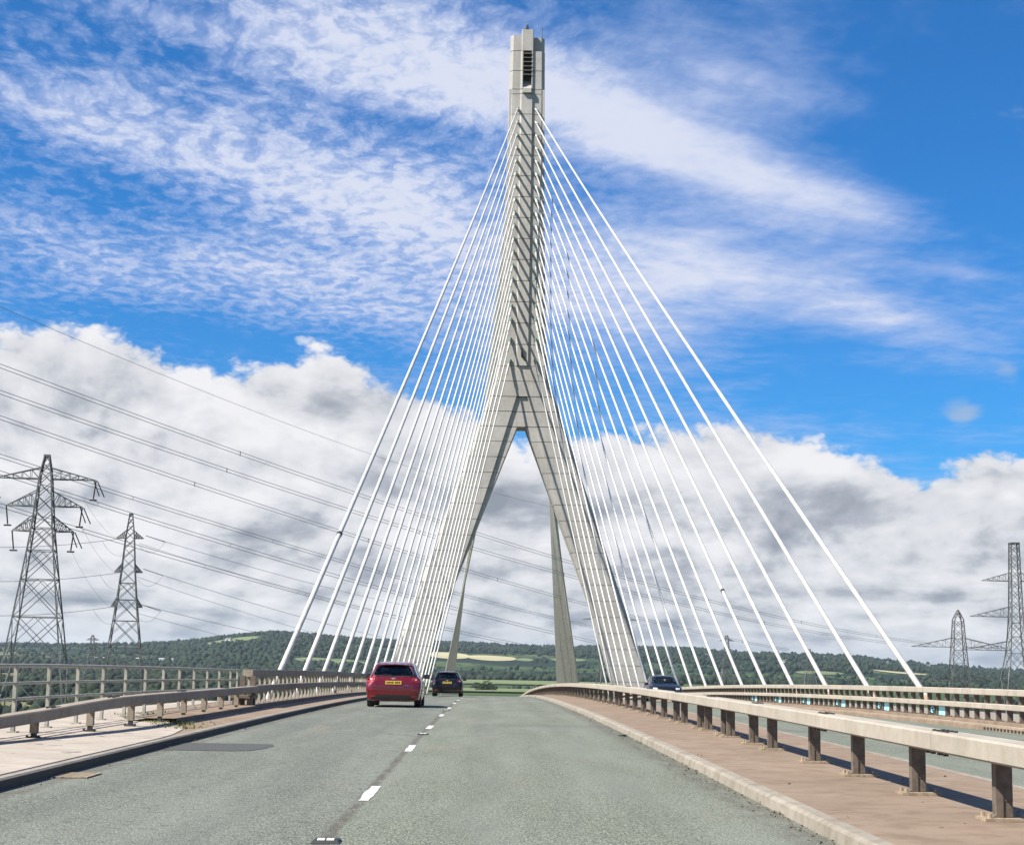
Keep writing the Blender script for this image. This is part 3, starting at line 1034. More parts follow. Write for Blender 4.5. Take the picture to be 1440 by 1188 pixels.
mb = MB()
mb.tube([(2.3, 1.5, 117.8), (2.3, 1.5, 119.6)], 0.05, 6)
mb.build("lightning_rod", M_STEEL, tw)
mb = MB()                                                 # service box and bracket above the apex
mb.box(-0.25, 0.05, -RB - 0.3, -RB, 46.9 + 20, 48.2 + 20)
mb.beam((-0.1, -RB - 0.15, 67.2), (0.55, -RB - 0.15, 66.2), 0.16)
mb.build("bracket", M_DARK, tw)

# ------------------------------------------------------------------ stay cables
ZA = [85.8, 83.75, 81.7, 79.7, 77.65, 75.65, 73.65, 71.6, 69.5, 67.5, 65.4, 63.35, 61.2, 59.1, 57.0, 54.9, 52.8, 49.8, 46.5]
ORD = ["outermost", "second", "third", "fourth", "fifth", "sixth", "seventh", "eighth", "ninth", "tenth", "eleventh", "twelfth", "thirteenth",
       "fourteenth", "fifteenth", "sixteenth", "seventeenth", "eighteenth", "nineteenth"]


def cable(p_low, p_top, r, label, group, clampf=None, n=10):
    p0, p1 = Vector(p_low), Vector(p_top)
    sag = (p1 - p0).length * 0.0035
    L_ = p1 - p0
    pts = [L_ * t_ - Vector((0, 0, 4 * sag * t_ * (1 - t_))) for t_ in [k / 12 for k in range(13)]]
    mb = MB()
    mb.tube(pts, r, n)
    o = mb.build("stay_cable", M_CABLE, None, p0, smooth=True)
    tag(o, label, "cable", group)
    d = L_.normalized()
    mb = MB()
    mb.tube([L_ - d * 2.7, L_ - d * 0.5], r * 1.5, 8)
    mb.build("guide_pipe", M_CABLE, o)
    mb = MB()
    mb.tube([L_ - d * 0.75, L_ - d * 0.05], [r * 1.75, r * 2.1], 8)
    mb.build("collar", M_COLLAR, o)
    mb = MB()
    mb.tube([d * 0.0, d * 0.5], r * 1.2, 8)
    mb.build("anchor_sleeve", M_PLATE, o)
    if clampf is not None:
        c_ = L_ * clampf - Vector((0, 0, 4 * sag * clampf * (1 - clampf)))
        mb = MB()
        mb.tube([c_ - d * 0.13, c_ + d * 0.13], r * 1.3, 8)
        mb.build("clamp", M_DARK, o)
    return o


for i, z in enumerate(ZA):
    y = 63.6 + 9.05 * i
    hw = 12.55
    att = 1.36 + 0.5 * i / 18
    for sgn, sd in ((-1, "left"), (1, "right")):
        cable((TXC + sgn * (hw + (0.55 if sgn < 0 else 0.1)), y, zr(y) + (0.3 if sgn > 0 else -0.7)), (TXC + sgn * att, TF - 0.05, z), 0.115,
              f"{ORD[i]} white stay cable counted from outside in the near fan, {sd} of the road", "near stay cables fanning up to the tower",
              {(-1, 0): 0.10, (1, 4): 0.09}.get((sgn, i)))
for i, z in enumerate(ZA):
    y = 410 - 5.6 * i
    for sgn, sd in ((-1, "left"), (1, "right")):
        cable((TXC + sgn * 13.6, y, zr(y) + 0.3), (TXC + sgn * (1.4 + 0.45 * i / 18), TB + 0.05, z), 0.15,
              f"far stay cable in the slim grey wedge of cables behind the {sd} tower leg", f"far stay cables behind the {sd} leg", None, 8)

# ------------------------------------------------------------------ cars
def catmull(P, m):
    """densify a sequence of points (array n x d) m-fold"""
    P = np.asarray(P, float)
    E = np.vstack([2 * P[0] - P[1], P, 2 * P[-1] - P[-2]])
    out_ = []
    for i in range(len(P) - 1):
        p0, p1, p2, p3 = E[i:i + 4]
        for j in range(m):
            t_ = j / m
            out_.append(0.5 * ((2 * p1) + (p2 - p0) * t_ + (2 * p0 - 5 * p1 + 4 * p2 - p3) * t_ ** 2 + (3 * p1 - p0 - 3 * p2 + p3) * t_ ** 3))
    out_.append(P[-1])
    return np.array(out_)


def paint(name, colr, flake=0.25, coat=0.6):
    m_, k, b = new_mat(name)
    p = pos(k)
    n_ = k.noise(p, 2.2, 4, 0.6)
    k.put(b.inputs['Base Color'], k.mix(k.sm(n_, 0.3, 0.7), tuple(c * 0.92 for c in colr), colr))
    b.inputs['Metallic'].default_value = flake
    k.put(b.inputs['Roughness'], k.lin(k.noise(p, 5, 3, 0.6), 0.3, 0.7, 0.2, 0.32))
    b.inputs['Coat Weight'].default_value = coat
    b.inputs['Specular IOR Level'].default_value = 0.5 * min(1.0, coat + 0.3)
    b.inputs['Coat Roughness'].default_value = 0.04
    return m_


M_RED = paint("red_paint", (0.135, 0.002, 0.008), 0.25, 0.9)
M_BLACKCAR = paint("black_violet_paint", (0.006, 0.005, 0.008), 0.0, 0.25)
M_NAVY = paint("dark_blue_paint", (0.006, 0.008, 0.011), 0.0, 0.25)
M_TRIM = basic("black_trim", (0.012, 0.012, 0.013), 0.55, var=0.2, scale=6)
M_TYRE = basic("tyre_rubber", (0.014, 0.014, 0.015), 0.85, var=0.2, scale=20)
M_RIM = basic("alloy_rim", (0.42, 0.42, 0.43), 0.3, metal=0.9, var=0.1)
M_SEAT = basic("seat_fabric", (0.10, 0.10, 0.105), 0.9, var=0.2, scale=10)
M_PALE = basic("pale_headrest", (0.5, 0.49, 0.48), 0.8, var=0.1, scale=10)
M_LAMP = paint("red_lamp_lens", (0.30, 0.012, 0.015), 0.0)
M_LAMPDARK = paint("smoked_lamp_lens", (0.10, 0.02, 0.03), 0.0)
M_CLEAR = basic("clear_lamp_lens", (0.62, 0.62, 0.64), 0.12, metal=0.3, var=0.1)
M_PLATEY = basic("yellow_plate", (0.46, 0.32, 0.03), 0.4, var=0.06, scale=8)
M_PLATEW = basic("white_plate", (0.72, 0.72, 0.70), 0.4, var=0.06, scale=8)
M_CHROME = basic("chrome", (0.6, 0.6, 0.62), 0.12, metal=1.0, var=0.05)


def car_glass():
    m_ = bpy.data.materials.new("car_glass")
    m_.use_nodes = True
    t_ = m_.node_tree
    t_.nodes.clear()
    k = NT(t_)
    o_ = k.n('ShaderNodeOutputMaterial')
    tr_ = k.n('ShaderNodeBsdfTransparent')
    tr_.inputs[0].default_value = (0.72, 0.74, 0.74, 1)
    gl = k.n('ShaderNodeBsdfGlossy')
    gl.inputs['Roughness'].default_value = 0.03
    gl.inputs[0].default_value = (0.9, 0.92, 0.95, 1)
    fr = k.n('ShaderNodeFresnel')
    fr.inputs[0].default_value = 1.33
    mx = k.n('ShaderNodeMixShader')
    t_.links.new(fr.outputs[0], mx.inputs[0])
    t_.links.new(tr_.outputs[0], mx.inputs[1])
    t_.links.new(gl.outputs[0], mx.inputs[2])
    t_.links.new(mx.outputs[0], o_.inputs[0])
    return m_


M_GLASS = car_glass()

# side profile of a five-door hatchback, rear at -y: (y, z bottom, z belt, z top, half width at sill, half width at waist, half width at belt, half width of roof)
HATCH = [(-2.16, 0.42, 0.62, 0.70, 0.60, 0.66, 0.62, 0.50),
         (-2.12, 0.26, 0.66, 0.86, 0.74, 0.82, 0.78, 0.60),
         (-2.04, 0.20, 0.80, 1.00, 0.82, 0.885, 0.80, 0.60),
         (-1.90, 0.19, 0.93, 1.19, 0.845, 0.905, 0.80, 0.59),
         (-1.72, 0.19, 0.98, 1.36, 0.855, 0.91, 0.80, 0.58),
         (-1.50, 0.19, 0.98, 1.43, 0.86, 0.912, 0.81, 0.58),
         (-1.00, 0.18, 0.96, 1.47, 0.865, 0.915, 0.83, 0.59),
         (-0.40, 0.18, 0.94, 1.48, 0.865, 0.915, 0.84, 0.595),
         (0.10, 0.18, 0.93, 1.46, 0.865, 0.915, 0.84, 0.59),
         (0.45, 0.18, 0.92, 1.39, 0.865, 0.915, 0.83, 0.57),
         (0.85, 0.18, 0.92, 1.20, 0.865, 0.915, 0.82, 0.60),
         (1.15, 0.18, 0.91, 1.03, 0.865, 0.91, 0.81, 0.64),
         (1.50, 0.19, 0.88, 0.96, 0.86, 0.905, 0.80, 0.66),
         (1.85, 0.20, 0.80, 0.87, 0.84, 0.87, 0.77, 0.62),
         (2.08, 0.22, 0.66, 0.74, 0.76, 0.80, 0.70, 0.55),
         (2.17, 0.32, 0.54, 0.60, 0.62, 0.66, 0.58, 0.45)]


def section(row):
    y, zb, zw, zt, ws, wm, wb, wr = row
    zm = zb + (zw - zb) * 0.62
    half = [(0.0, zb), (ws * 0.6, zb), (ws * 0.94, zb + 0.03), (ws, zb + 0.10), (wm, zm), (wm - 0.012, zm + (zw - zm) * 0.6), (wb, zw),
            (wb + (wr - wb) * 0.5, zw + (zt - zw) * 0.52), (wr + 0.03, zt - (zt - zw) * 0.12), (wr * 0.72, zt - (zt - zw) * 0.012), (wr * 0.35, zt + 0.006), (0.0, zt + 0.012)]
    return half, y


def make_car(name, label, x, y, rz, pmat, rear=True, scale=1.0, plate=M_PLATEY, lens=M_LAMP, emblem=True, group=None, estate=0.0):
    t = thing(name, (x, y, zr(y) + fall(x)), label, "car", group, rz)
    t.scale = (scale,) * 3
    slope = (zr(y + 1) - zr(y - 1)) / 2 * (1 if abs(rz) < 1 else -1)
    t.rotation_euler.x = math.atan(slope)
    cs = []
    for row in HATCH:
        half, yy = section(row)
        cs.append([(hx_, yy, hz) for hx_, hz in half])
    cs = np.array(cs)                                   # station, ring, xyz
    a = catmull(cs.reshape(len(cs), -1), 5).reshape(-1, cs.shape[1], 3)
    full = []
    for st_ in a:
        d_ = catmull(st_, 4)
        d_[:, 0] = np.maximum(d_[:, 0], 0)
        d_[0, 0] = d_[-1, 0] = 0
        full.append(np.vstack([d_, (d_ * np.array([-1, 1, 1]))[::-1][1:-1]]))
    mb = MB()
    mb.loft([[tuple(p) for p in r_] for r_ in full])
    # open the wheel arches: drop the side faces that fall inside the arch circles
    keep = []
    for f_ in mb.f:
        c_ = np.mean([mb.v[i] for i in f_], axis=0)
        inside = abs(c_[0]) > 0.60 and any(math.hypot(c_[1] - wy, c_[2] - 0.33) < 0.365 for wy in (-1.30, 1.34))
        keep.append(not inside)
    solid = BVHTree.FromPolygons(mb.v, [f_ for f_ in mb.f])
    glass_box = []
    mb.f = [f_ for f_, k_ in zip(mb.f, keep) if k_]
    mb.mi = [0] * len(mb.f)

    # cut the openings of the windows out of the shell
    def hit_y(px, pz, sgn):
        h_ = solid.ray_cast(Vector((px, sgn * 6, pz)), Vector((0, -sgn, 0)))
        return h_[0]

    def hit_x(py, pz, sgn):
        h_ = solid.ray_cast(Vector((sgn * 4, py, pz)), Vector((-sgn, 0, 0)))
        return h_[0]

    def drape_y(rows, sgn, off, nx=10):
        """rows: (z, x left, x right) draped onto the rear (sgn -1) or front (+1)"""
        g_ = []
        for z_, xl, xr in rows:
            line = []
            for j in range(nx + 1):
                px = xl + (xr - xl) * j / nx
                h_ = hit_y(px, z_, sgn)
                if h_ is None:
                    h_ = Vector((px, sgn * 2.0, z_))
                line.append((px, h_.y + sgn * off, z_))
            g_.append(line)
        return g_

    def slab_y(pname, rows, sgn, off, mat_, thick=0.012, nx=10, parent=t):
        g_ = drape_y(rows, sgn, off, nx)
        b_ = [[(p[0], p[1] - sgn * thick, p[2]) for p in r_] for r_ in g_]
        m2 = MB()
        m2.grid(g_)
        m2.grid(b_)
        per = lambda q_: q_[0][:-1] + [r_[-1] for r_ in q_[:-1]] + q_[-1][::-1][:-1] + [r_[0] for r_ in q_[::-1][:-1]]
        m2.grid([per(g_), per(b_)], closed=True)
        return m2.build(pname, mat_, parent, smooth=False)

    def slab_x(pname, rows, sgn, off, mat_, nx=8):
        g_ = []
        for z_, ya, yb in rows:
            line = []
            for j in range(nx + 1):
                py = ya + (yb - ya) * j / nx
                h_ = hit_x(py, z_, sgn)
                hx_ = h_.x if h_ is not None else sgn * 0.6
                line.append((hx_ + sgn * off, py, z_))
            g_.append(line)
        m2 = MB()
        m2.grid(g_)
        m2.grid([[(p[0] - sgn * 0.012, p[1], p[2]) for p in r_] for r_ in g_])
        return m2.build(pname, mat_, t, smooth=True)

    RW = [(1.005, -0.56, 0.56), (1.03, -0.63, 0.63), (1.08, -0.645, 0.645), (1.15, -0.62, 0.62), (1.23, -0.585, 0.585), (1.30, -0.53, 0.53), (1.335, -0.44, 0.44)]
    FW = [(0.985, -0.68, 0.68), (1.05, -0.67, 0.67), (1.13, -0.65, 0.65), (1.22, -0.61, 0.61), (1.30, -0.575, 0.575), (1.38, -0.53, 0.53), (1.405, -0.48, 0.48)]

    def in_rows(px, pz, rows, m_=0.02):
        if not rows[0][0] + m_ < pz < rows[-1][0] - m_:
            return False
        for r0, r1 in zip(rows[:-1], rows[1:]):
            if r0[0] <= pz <= r1[0]:
                u_ = (pz - r0[0]) / (r1[0] - r0[0])
                return r0[1] + (r1[1] - r0[1]) * u_ + m_ < px < r0[2] + (r1[2] - r0[2]) * u_ - m_
        return False

    SW1 = [(0.985, -1.25, -0.22), (1.10, -1.28, -0.22), (1.25, -1.22, -0.22), (1.36, -1.02, -0.22), (1.385, -0.9, -0.22)]
    SW2 = [(0.975, -0.14, 0.92), (1.06, -0.14, 0.86), (1.18, -0.14, 0.66), (1.30, -0.14, 0.44), (1.385, -0.14, 0.2)]
    nf, nm = [], []
    for f_ in mb.f:
        c_ = np.mean([mb.v[i] for i in f_], axis=0)
        cut = (c_[1] < -1.6 and in_rows(c_[0], c_[2], RW)) or (c_[1] > 0.4 and in_rows(c_[0], c_[2], FW)) or \
              (abs(c_[0]) > 0.5 and (in_rows(c_[1], c_[2], SW1) or in_rows(c_[1], c_[2], SW2)))
        if not cut:
            nf.append(f_)
    mb.f, mb.mi = nf, [0] * len(nf)
    me = mb.mesh("body", pmat)
    smooth_by_angle(me, 50)
    link("body", me, t)
    slab_y("rear_window", RW, -1, 0.006, M_GLASS, 0.006, 12)
    slab_y("windscreen", FW, 1, 0.006, M_GLASS, 0.006, 12)
    for sgn in (-1, 1):
        slab_x("side_window", SW1, sgn, 0.006, M_GLASS)
        slab_x("side_window", SW2, sgn, 0.006, M_GLASS)
    # dark bezel round the rear window, wiper, spoiler
    mb = MB()
    loop = [(r_[1], r_[0]) for r_ in RW] + [(r_[2], r_[0]) for r_ in RW[::-1]]
    pl_ = []
    for px, pz in loop + [loop[0]]:
        h_ = hit_y(px, pz, -1)
        pl_.append((px, h_.y - 0.01, pz))
    mb.tube(pl_, 0.016, 6)
    mb.build("window_seal", M_TRIM, t)
    mb = MB()
    w0, w1 = hit_y(0.0, 1.02, -1), hit_y(-0.34, 1.06, -1)
    mb.beam((0.0, w0.y - 0.02, 1.02), (-0.34, w1.y - 0.02, 1.065), 0.018)
    mb.build("wiper", M_TRIM, t)
    mb = MB()
    mb.loft([[(px, -1.86 + 0.10 * abs(px / 0.56) ** 2, 1.372 - 0.03 * abs(px / 0.56) ** 2), (px, -1.5, 1.436 - 0.015 * abs(px / 0.56)), (px, -1.5, 1.452 - 0.015 * abs(px / 0.56)), (px, -1.86 + 0.10 * abs(px / 0.56) ** 2, 1.396 - 0.03 * abs(px / 0.56) ** 2)] for px in np.linspace(-0.56, 0.56, 11)])
    mb.build("spoiler", pmat, t, smooth=False)
    # lamps, plate, badge, bumper insert
    for sgn in (-1, 1):
        rows = [(0.80, 0.70, 0.855), (0.86, 0.62, 0.87), (0.93, 0.60, 0.855), (0.985, 0.66, 0.80)]
        rows = [(z_, *(sorted((sgn * a_, sgn * b_)))) for z_, a_, b_ in rows]
        o = slab_y("tail_lamp", rows, -1, 0.012, lens, 0.02, 6)
        r2_ = [(0.875, 0.70, 0.76), (0.925, 0.69, 0.77)]
        slab_y("reversing_lens", [(z_, *(sorted((sgn * a_, sgn * b_)))) for z_, a_, b_ in r2_], -1, 0.02, M_CLEAR, 0.01, 3, o)
        rows = [(0.335, 0.58, 0.74), (0.375, 0.57, 0.75)]
        slab_y("reflector", [(z_, *(sorted((sgn * a_, sgn * b_)))) for z_, a_, b_ in rows], -1, 0.012, M_LAMP, 0.01, 4)
        rows = [(0.70, 0.52, 0.70), (0.76, 0.48, 0.74), (0.80, 0.54, 0.74)]
        slab_y("headlamp", [(z_, *(sorted((sgn * a_, sgn * b_)))) for z_, a_, b_ in rows], 1, 0.01, M_CLEAR, 0.02, 6)
        # mirrors
        mb = MB()
        cx_, cy_, cz_ = sgn * 0.985, 0.62, 1.0
        mb.loft([[(cx_ + s2 * 0.10 * q_, cy_ + k_, cz_ + dz_ * q_) for s2, dz_ in ((-1, -0.05), (-0.7, -0.075), (0.7, -0.075), (1, -0.04), (1, 0.05), (0.7, 0.075), (-0.7, 0.075), (-1, 0.05))] for k_, q_ in ((-0.05, 0.92), (-0.03, 1.0), (0.04, 0.95), (0.10, 0.6))])
        mb.beam((sgn * 0.86, 0.62, 0.96), (sgn * 0.92, 0.62, 0.985), 0.05)
        mb.build("wing_mirror", M_TRIM, t)
    lower = [(0.215, -0.74, 0.74), (0.28, -0.80, 0.80), (0.345, -0.83, 0.83), (0.40, -0.84, 0.84)]
    slab_y("bumper_insert", lower, -1, 0.008, M_TRIM, 0.02, 12)
    slab_y("grille", [(0.36, -0.46, 0.46), (0.44, -0.54, 0.54), (0.52, -0.52, 0.52)], 1, 0.008, M_TRIM, 0.02, 10)
    po = slab_y("number_plate", [(0.745, -0.26, 0.26), (0.80, -0.26, 0.26), (0.855, -0.26, 0.26)], -1, 0.022, plate, 0.012, 4)
    mb = MB()
    for px, w_ in ((-0.20, 0.042), (-0.135, 0.045), (-0.075, 0.03), (-0.02, 0.042), (0.075, 0.045), (0.14, 0.042), (0.20, 0.036)):
        h_ = hit_y(px, 0.80, -1)
        mb.box(px - w_ / 2, px + w_ / 2, h_.y - 0.030, h_.y - 0.020, 0.768, 0.832)
    mb.build("characters", M_TRIM, po, kind='stuff')
    slab_y("number_plate", [(0.44, -0.26, 0.26), (0.55, -0.26, 0.26)], 1, 0.03, M_PLATEW, 0.012, 4)
    h_ = hit_y(0, 0.935, -1)
    mb = MB()
    mb.loft([[(0.075 * math.cos(a_) * q_, h_.y + dy_, 0.935 + 0.032 * math.sin(a_) * q_) for a_ in [2 * math.pi * j / 16 for j in range(16)]] for dy_, q_ in ((0.0, 1.1), (-0.015, 1.0), (-0.02, 0.7))])
    mb.build("badge", M_CHROME, t)
    slab_y("boot_trim", [(0.70, 0.36, 0.50), (0.715, 0.36, 0.50)], -1, 0.012, M_CHROME, 0.01, 3)
    slab_y("boot_crease", [(0.640, -0.80, 0.80), (0.655, -0.81, 0.81)], -1, 0.014, pmat, 0.02, 12)
    # shut lines of the tailgate
    for line in ([(-0.66, 1.0), (-0.61, 0.86), (-0.60, 0.66), (-0.56, 0.61)], [(0.66, 1.0), (0.61, 0.86), (0.60, 0.66), (0.56, 0.61)], [(-0.56, 0.61), (-0.2, 0.605), (0.2, 0.605), (0.56, 0.61)]):
        pl_ = []
        for px, pz in line:
            h_ = hit_y(px, pz, -1)
            if h_ is not None:
                pl_.append((px, h_.y - 0.002, pz))
        mb = MB()
        mb.tube(pl_, 0.008, 5)
        mb.build("shut_line", M_TRIM, t)
    # floor, seats, head rests, steering side
    mb = MB()
    mb.box(-0.70, 0.70, -1.6, 1.1, 0.28, 0.42)
    mb.box(-0.66, 0.66, -1.45, -0.75, 0.42, 0.62)
    mb.loft([[(-0.64, -1.15, 0.55), (0.64, -1.15, 0.55), (0.62, -1.32, 1.02), (-0.62, -1.32, 1.02)], [(-0.64, -1.0, 0.55), (0.64, -1.0, 0.55), (0.62, -1.2, 1.02), (-0.62, -1.2, 1.02)]])
    for sx in (-0.36, 0.36):
        mb.box(sx - 0.25, sx + 0.25, -0.45, 0.15, 0.42, 0.58)
        mb.loft([[(sx - 0.24, -0.5, 0.5), (sx + 0.24, -0.5, 0.5), (sx + 0.2, -0.68, 1.08), (sx - 0.2, -0.68, 1.08)], [(sx - 0.24, -0.38, 0.5), (sx + 0.24, -0.38, 0.5), (sx + 0.2, -0.57, 1.08), (sx - 0.2, -0.57, 1.08)]])
    mb.box(-0.74, 0.74, 0.75, 1.1, 0.42, 0.92)
    mb.build("interior", M_SEAT, t)
    for sx, sy_, sz_ in ((-0.36, -0.65, 1.18), (0.36, -0.65, 1.18), (-0.32, -1.3, 1.1), (0.32, -1.3, 1.1)):
        mb = MB()
        mb.loft([[(sx + 0.12 * q_ * c1, sy_ + k_, sz_ + 0.085 * q_ * s1) for c1, s1 in ((-1, -0.8), (-0.6, -1), (0.6, -1), (1, -0.8), (1, 0.6), (0.6, 1), (-0.6, 1), (-1, 0.6))] for k_, q_ in ((-0.06, 0.8), (-0.03, 1), (0.03, 1), (0.06, 0.8))])
        mb.build("headrest", M_PALE if sy_ > -1 else M_SEAT, t)
    # wheels
    ring = lambda r_, yy: [(yy, r_ * math.cos(2 * math.pi * j / 28), r_ * math.sin(2 * math.pi * j / 28)) for j in range(28)]
    mb = MB()
    mb.loft([ring(r_, w_) for r_, w_ in ((0.21, -0.105), (0.30, -0.11), (0.318, -0.085), (0.32, 0), (0.318, 0.085), (0.30, 0.11), (0.21, 0.105))], caps=True)
    tyre = mb.mesh("tyre", M_TYRE, True)
    mb = MB()
    mb.loft([ring(r_, w_) for r_, w_ in ((0.215, 0.06), (0.212, 0.108), (0.19, 0.10), (0.19, 0.07))], caps=True)
    for j in range(5):
        a_ = 2 * math.pi * j / 5
        mb.beam((0.10, 0.03 * math.cos(a_), 0.03 * math.sin(a_)), (0.098, 0.20 * math.cos(a_), 0.20 * math.sin(a_)), 0.055, 0.03, up=(1, 0, 0))
    rim = mb.mesh("rim", M_RIM)
    for wx, wy in ((-1, -1.30), (1, -1.30), (-1, 1.34), (1, 1.34)):
        w_ = link("wheel", tyre, t, (wx * 0.775, wy, 0.322))
        r_ = link("rim", rim, w_)
        if wx < 0:
            r_.rotation_euler = (0, 0, math.pi)
        mb = MB()
        ar = []
        for j in range(13):
            a_ = math.pi * (0.02 + 0.96 * j / 12)
            ar.append([(wx * (0.60 + 0.26 * q_), wy + 0.352 * math.cos(a_), 0.322 + 0.352 * math.sin(a_)) for q_ in (0, 1)])
        mb.grid(ar)
        mb.build("arch_liner", M_TRIM, t)
    mb = MB()
    mb.tube([(-0.42, -1.9, 0.27), (-0.42, -2.1, 0.25)], 0.03, 8)
    mb.build("exhaust", M_CHROME, t)
    mb = MB()
    mb.tube([(0, -1.35, 1.45), (0, -1.5, 1.52), (0, -1.58, 1.60)], 0.008, 5)
    mb.build("aerial", M_TRIM, t)
    return t


make_car("red_hatchback", "glossy red hatchback with yellow rear plate driving away in the left lane", -2.98, 55.0, 0, M_RED, scale=0.98)
make_car("dark_hatchback", "small dark violet hatchback with yellow plate driving away at the crest", -2.15, 92.0, 0, M_BLACKCAR, scale=0.93, lens=M_LAMPDARK)
make_car("dark_blue_hatchback", "dark blue oncoming hatchback half hidden behind the beige median barrier", 9.15, 86.0, math.pi, M_NAVY, scale=0.93)

# ------------------------------------------------------------------ countryside
SKY = [(-40, 0.5), (-25, 0.45), (-16.39, 0.43), (-13.65, 0.45), (-11.78, 0.5), (-10.37, 0.6), (-9.42, 0.72), (-8.46, 0.86), (-7.5, 0.97), (-6.53, 0.95), (-5.55, 0.86), (-4.08, 0.79),
       (-3.1, 0.76), (-1.13, 0.74), (0.35, 0.72), (2.82, 0.73), (4.3, 0.74), (5.28, 0.73), (7.73, 0.67), (8.94, 0.6), (11.11, 0.58), (12.53, 0.53), (13.94, 0.39), (15.79, 0.28), (18.07, 0.2), (25, 0.3), (40, 0.45)]
sk_a = np.array([p[0] for p in SKY])
sk_e = np.array([p[1] for p in SKY]) - 0.16
waves = [(rng.uniform(0.0009, 0.006), rng.uniform(0, 6.28), rng.uniform(0, 6.28)) for _ in range(26)]


def noise2(x, y):
    s_ = 0
    for k_, a_, ph in waves:
        s_ = s_ + np.sin((x * math.cos(a_) + y * math.sin(a_)) * k_ + ph) * (0.0012 / k_) ** 0.7
    return s_


GZ = -20.0


def height(x, y):
    x, y = np.asarray(x, float), np.asarray(y, float)
    D = np.hypot(x, y)
    A = np.degrees(np.arctan2(x, y))
    e_ = np.where(np.abs(A) <= 40, np.interp(A, sk_a, sk_e), 0.45)
    Dc = 4600 + 500 * np.sin(A * 0.35 + 1)
    crest = 1.37 + Dc * np.tan(np.radians(e_))
    u_ = np.clip((D - 2050) / (Dc - 2050), 0, 1)
    ramp_ = u_ * u_ * (3 - 2 * u_) * 0.55 + u_ * 0.45
    z = GZ + (crest - GZ) * ramp_
    z = z + noise2(x, y) * 2.6 * np.clip((D - 2100) / 900, 0, 1) * np.clip((Dc - D) / 500, 0.12, 1)
    back = np.clip((D - Dc) / 2500, 0, 1)
    z = z * (1 - back) + (GZ - 10) * back
    return z


angs = np.concatenate([np.arange(-180, -24, 6.0), np.arange(-24, 24, 0.2), np.arange(24, 180, 6.0)])
rad = np.concatenate([[0.5, 60, 150, 300, 600, 900, 1300, 1700], np.arange(1950, 5400, 75), [5600, 6000, 6800, 7800, 9000, 12000]])
T_, R_ = np.meshgrid(np.radians(angs), rad)
X_, Y_ = R_ * np.sin(T_), R_ * np.cos(T_)
Z_ = height(X_, Y_)
V_ = np.stack([X_, Y_, Z_], -1).reshape(-1, 3)
na, nr = len(angs), len(rad)
ii, jj = np.meshgrid(np.arange(nr - 1), np.arange(na), indexing='ij')
j2 = (jj + 1) % na
F_ = np.stack([ii * na + jj, (ii + 1) * na + jj, (ii + 1) * na + j2, ii * na + j2], -1).reshape(-1, 4)
me = bpy.data.meshes.new("ground")
me.from_pydata(V_.tolist(), [], F_.tolist())
me.materials.append(M_LAND)
me.polygons.foreach_set('use_smooth', [True] * len(me.polygons))
gr = link("ground", me, kind='structure')
gbvh = BVHTree.FromPolygons(V_.tolist(), F_.tolist())


def on_land(azd, eld):
    """the point of the countryside seen in a direction given in degrees from the road"""
    d = Vector((math.sin(math.radians(azd)), math.cos(math.radians(azd)), math.tan(math.radians(eld)))).normalized()
    h_ = gbvh.ray_cast(Vector((0, 0, H)), d, 20000)
    return h_[0]


# fields that show pale against the woods: sheets a little above the ground
def field(name, a0, a1, d0, d1, mat_, skew=0.0):
    rows = []
    for i in range(9):
        f_ = i / 8
        row = []
        for j in range(13):
            g_ = j / 12
            a_ = math.radians(a0 + (a1 - a0) * g_)
            taper = math.sin(math.pi * min(1, max(0, g_))) ** 0.5
            D = d0 + (d1 - d0) * (0.5 + (f_ - 0.5) * (0.25 + 0.75 * taper)) + skew * g_
            x, y = D * math.sin(a_), D * math.cos(a_)
            row.append((x, y, float(height(x, y)) + 1.2 ))
        rows.append(row)
    mb = MB()
    mb.grid(rows)
    return mb.build(name, mat_, kind='structure', smooth=True)


field("field", -2.1, -0.6, 2960, 3260, M_CROP)
field("field", -0.7, 1.0, 2970, 3210, M_CROP)
field("field", 1.0, 1.6, 3000, 3140, M_GRASSFIELD)
field("field", 2.2, 3.4, 3050, 3190, M_GRASSFIELD)
field("field", 13.2, 15.0, 2980, 3090, M_CROP, -90)
field("field", 10.6, 12.2, 2600, 2800, M_GRASSFIELD)
field("field", -9.6, -7.9, 3300, 3600, M_GRASSFIELD)
field("field", -6.6, -4.2, 2500, 2700, M_GRASSFIELD)
field("field", -4.0, 5.5, 1150, 1290, M_GRASSFIELD)
field("field", -4.0, 5.0, 1560, 1900, M_GRASSFIELD)

# woodland: thousands of crowns far off, one mass
ico = bmesh.new()
bmesh.ops.create_icosphere(ico, subdivisions=2, radius=1)
IV = np.array([v.co[:] for v in ico.verts])
IFc = np.array([[v.index for v in f_.verts] for f_ in ico.faces])
ico.free()
tmpl = []
for k in range(8):
    s_ = np.ones(len(IV))
    for _ in range(14):
        d_ = rng.normal(size=3)
        d_ /= np.linalg.norm(d_)
        s_ += rng.uniform(-0.10, 0.26) * np.maximum(0, IV @ d_ - 0.45) * 1.6
    s_ += rng.normal(size=len(IV)) * 0.07
    tmpl.append(IV * s_[:, None])


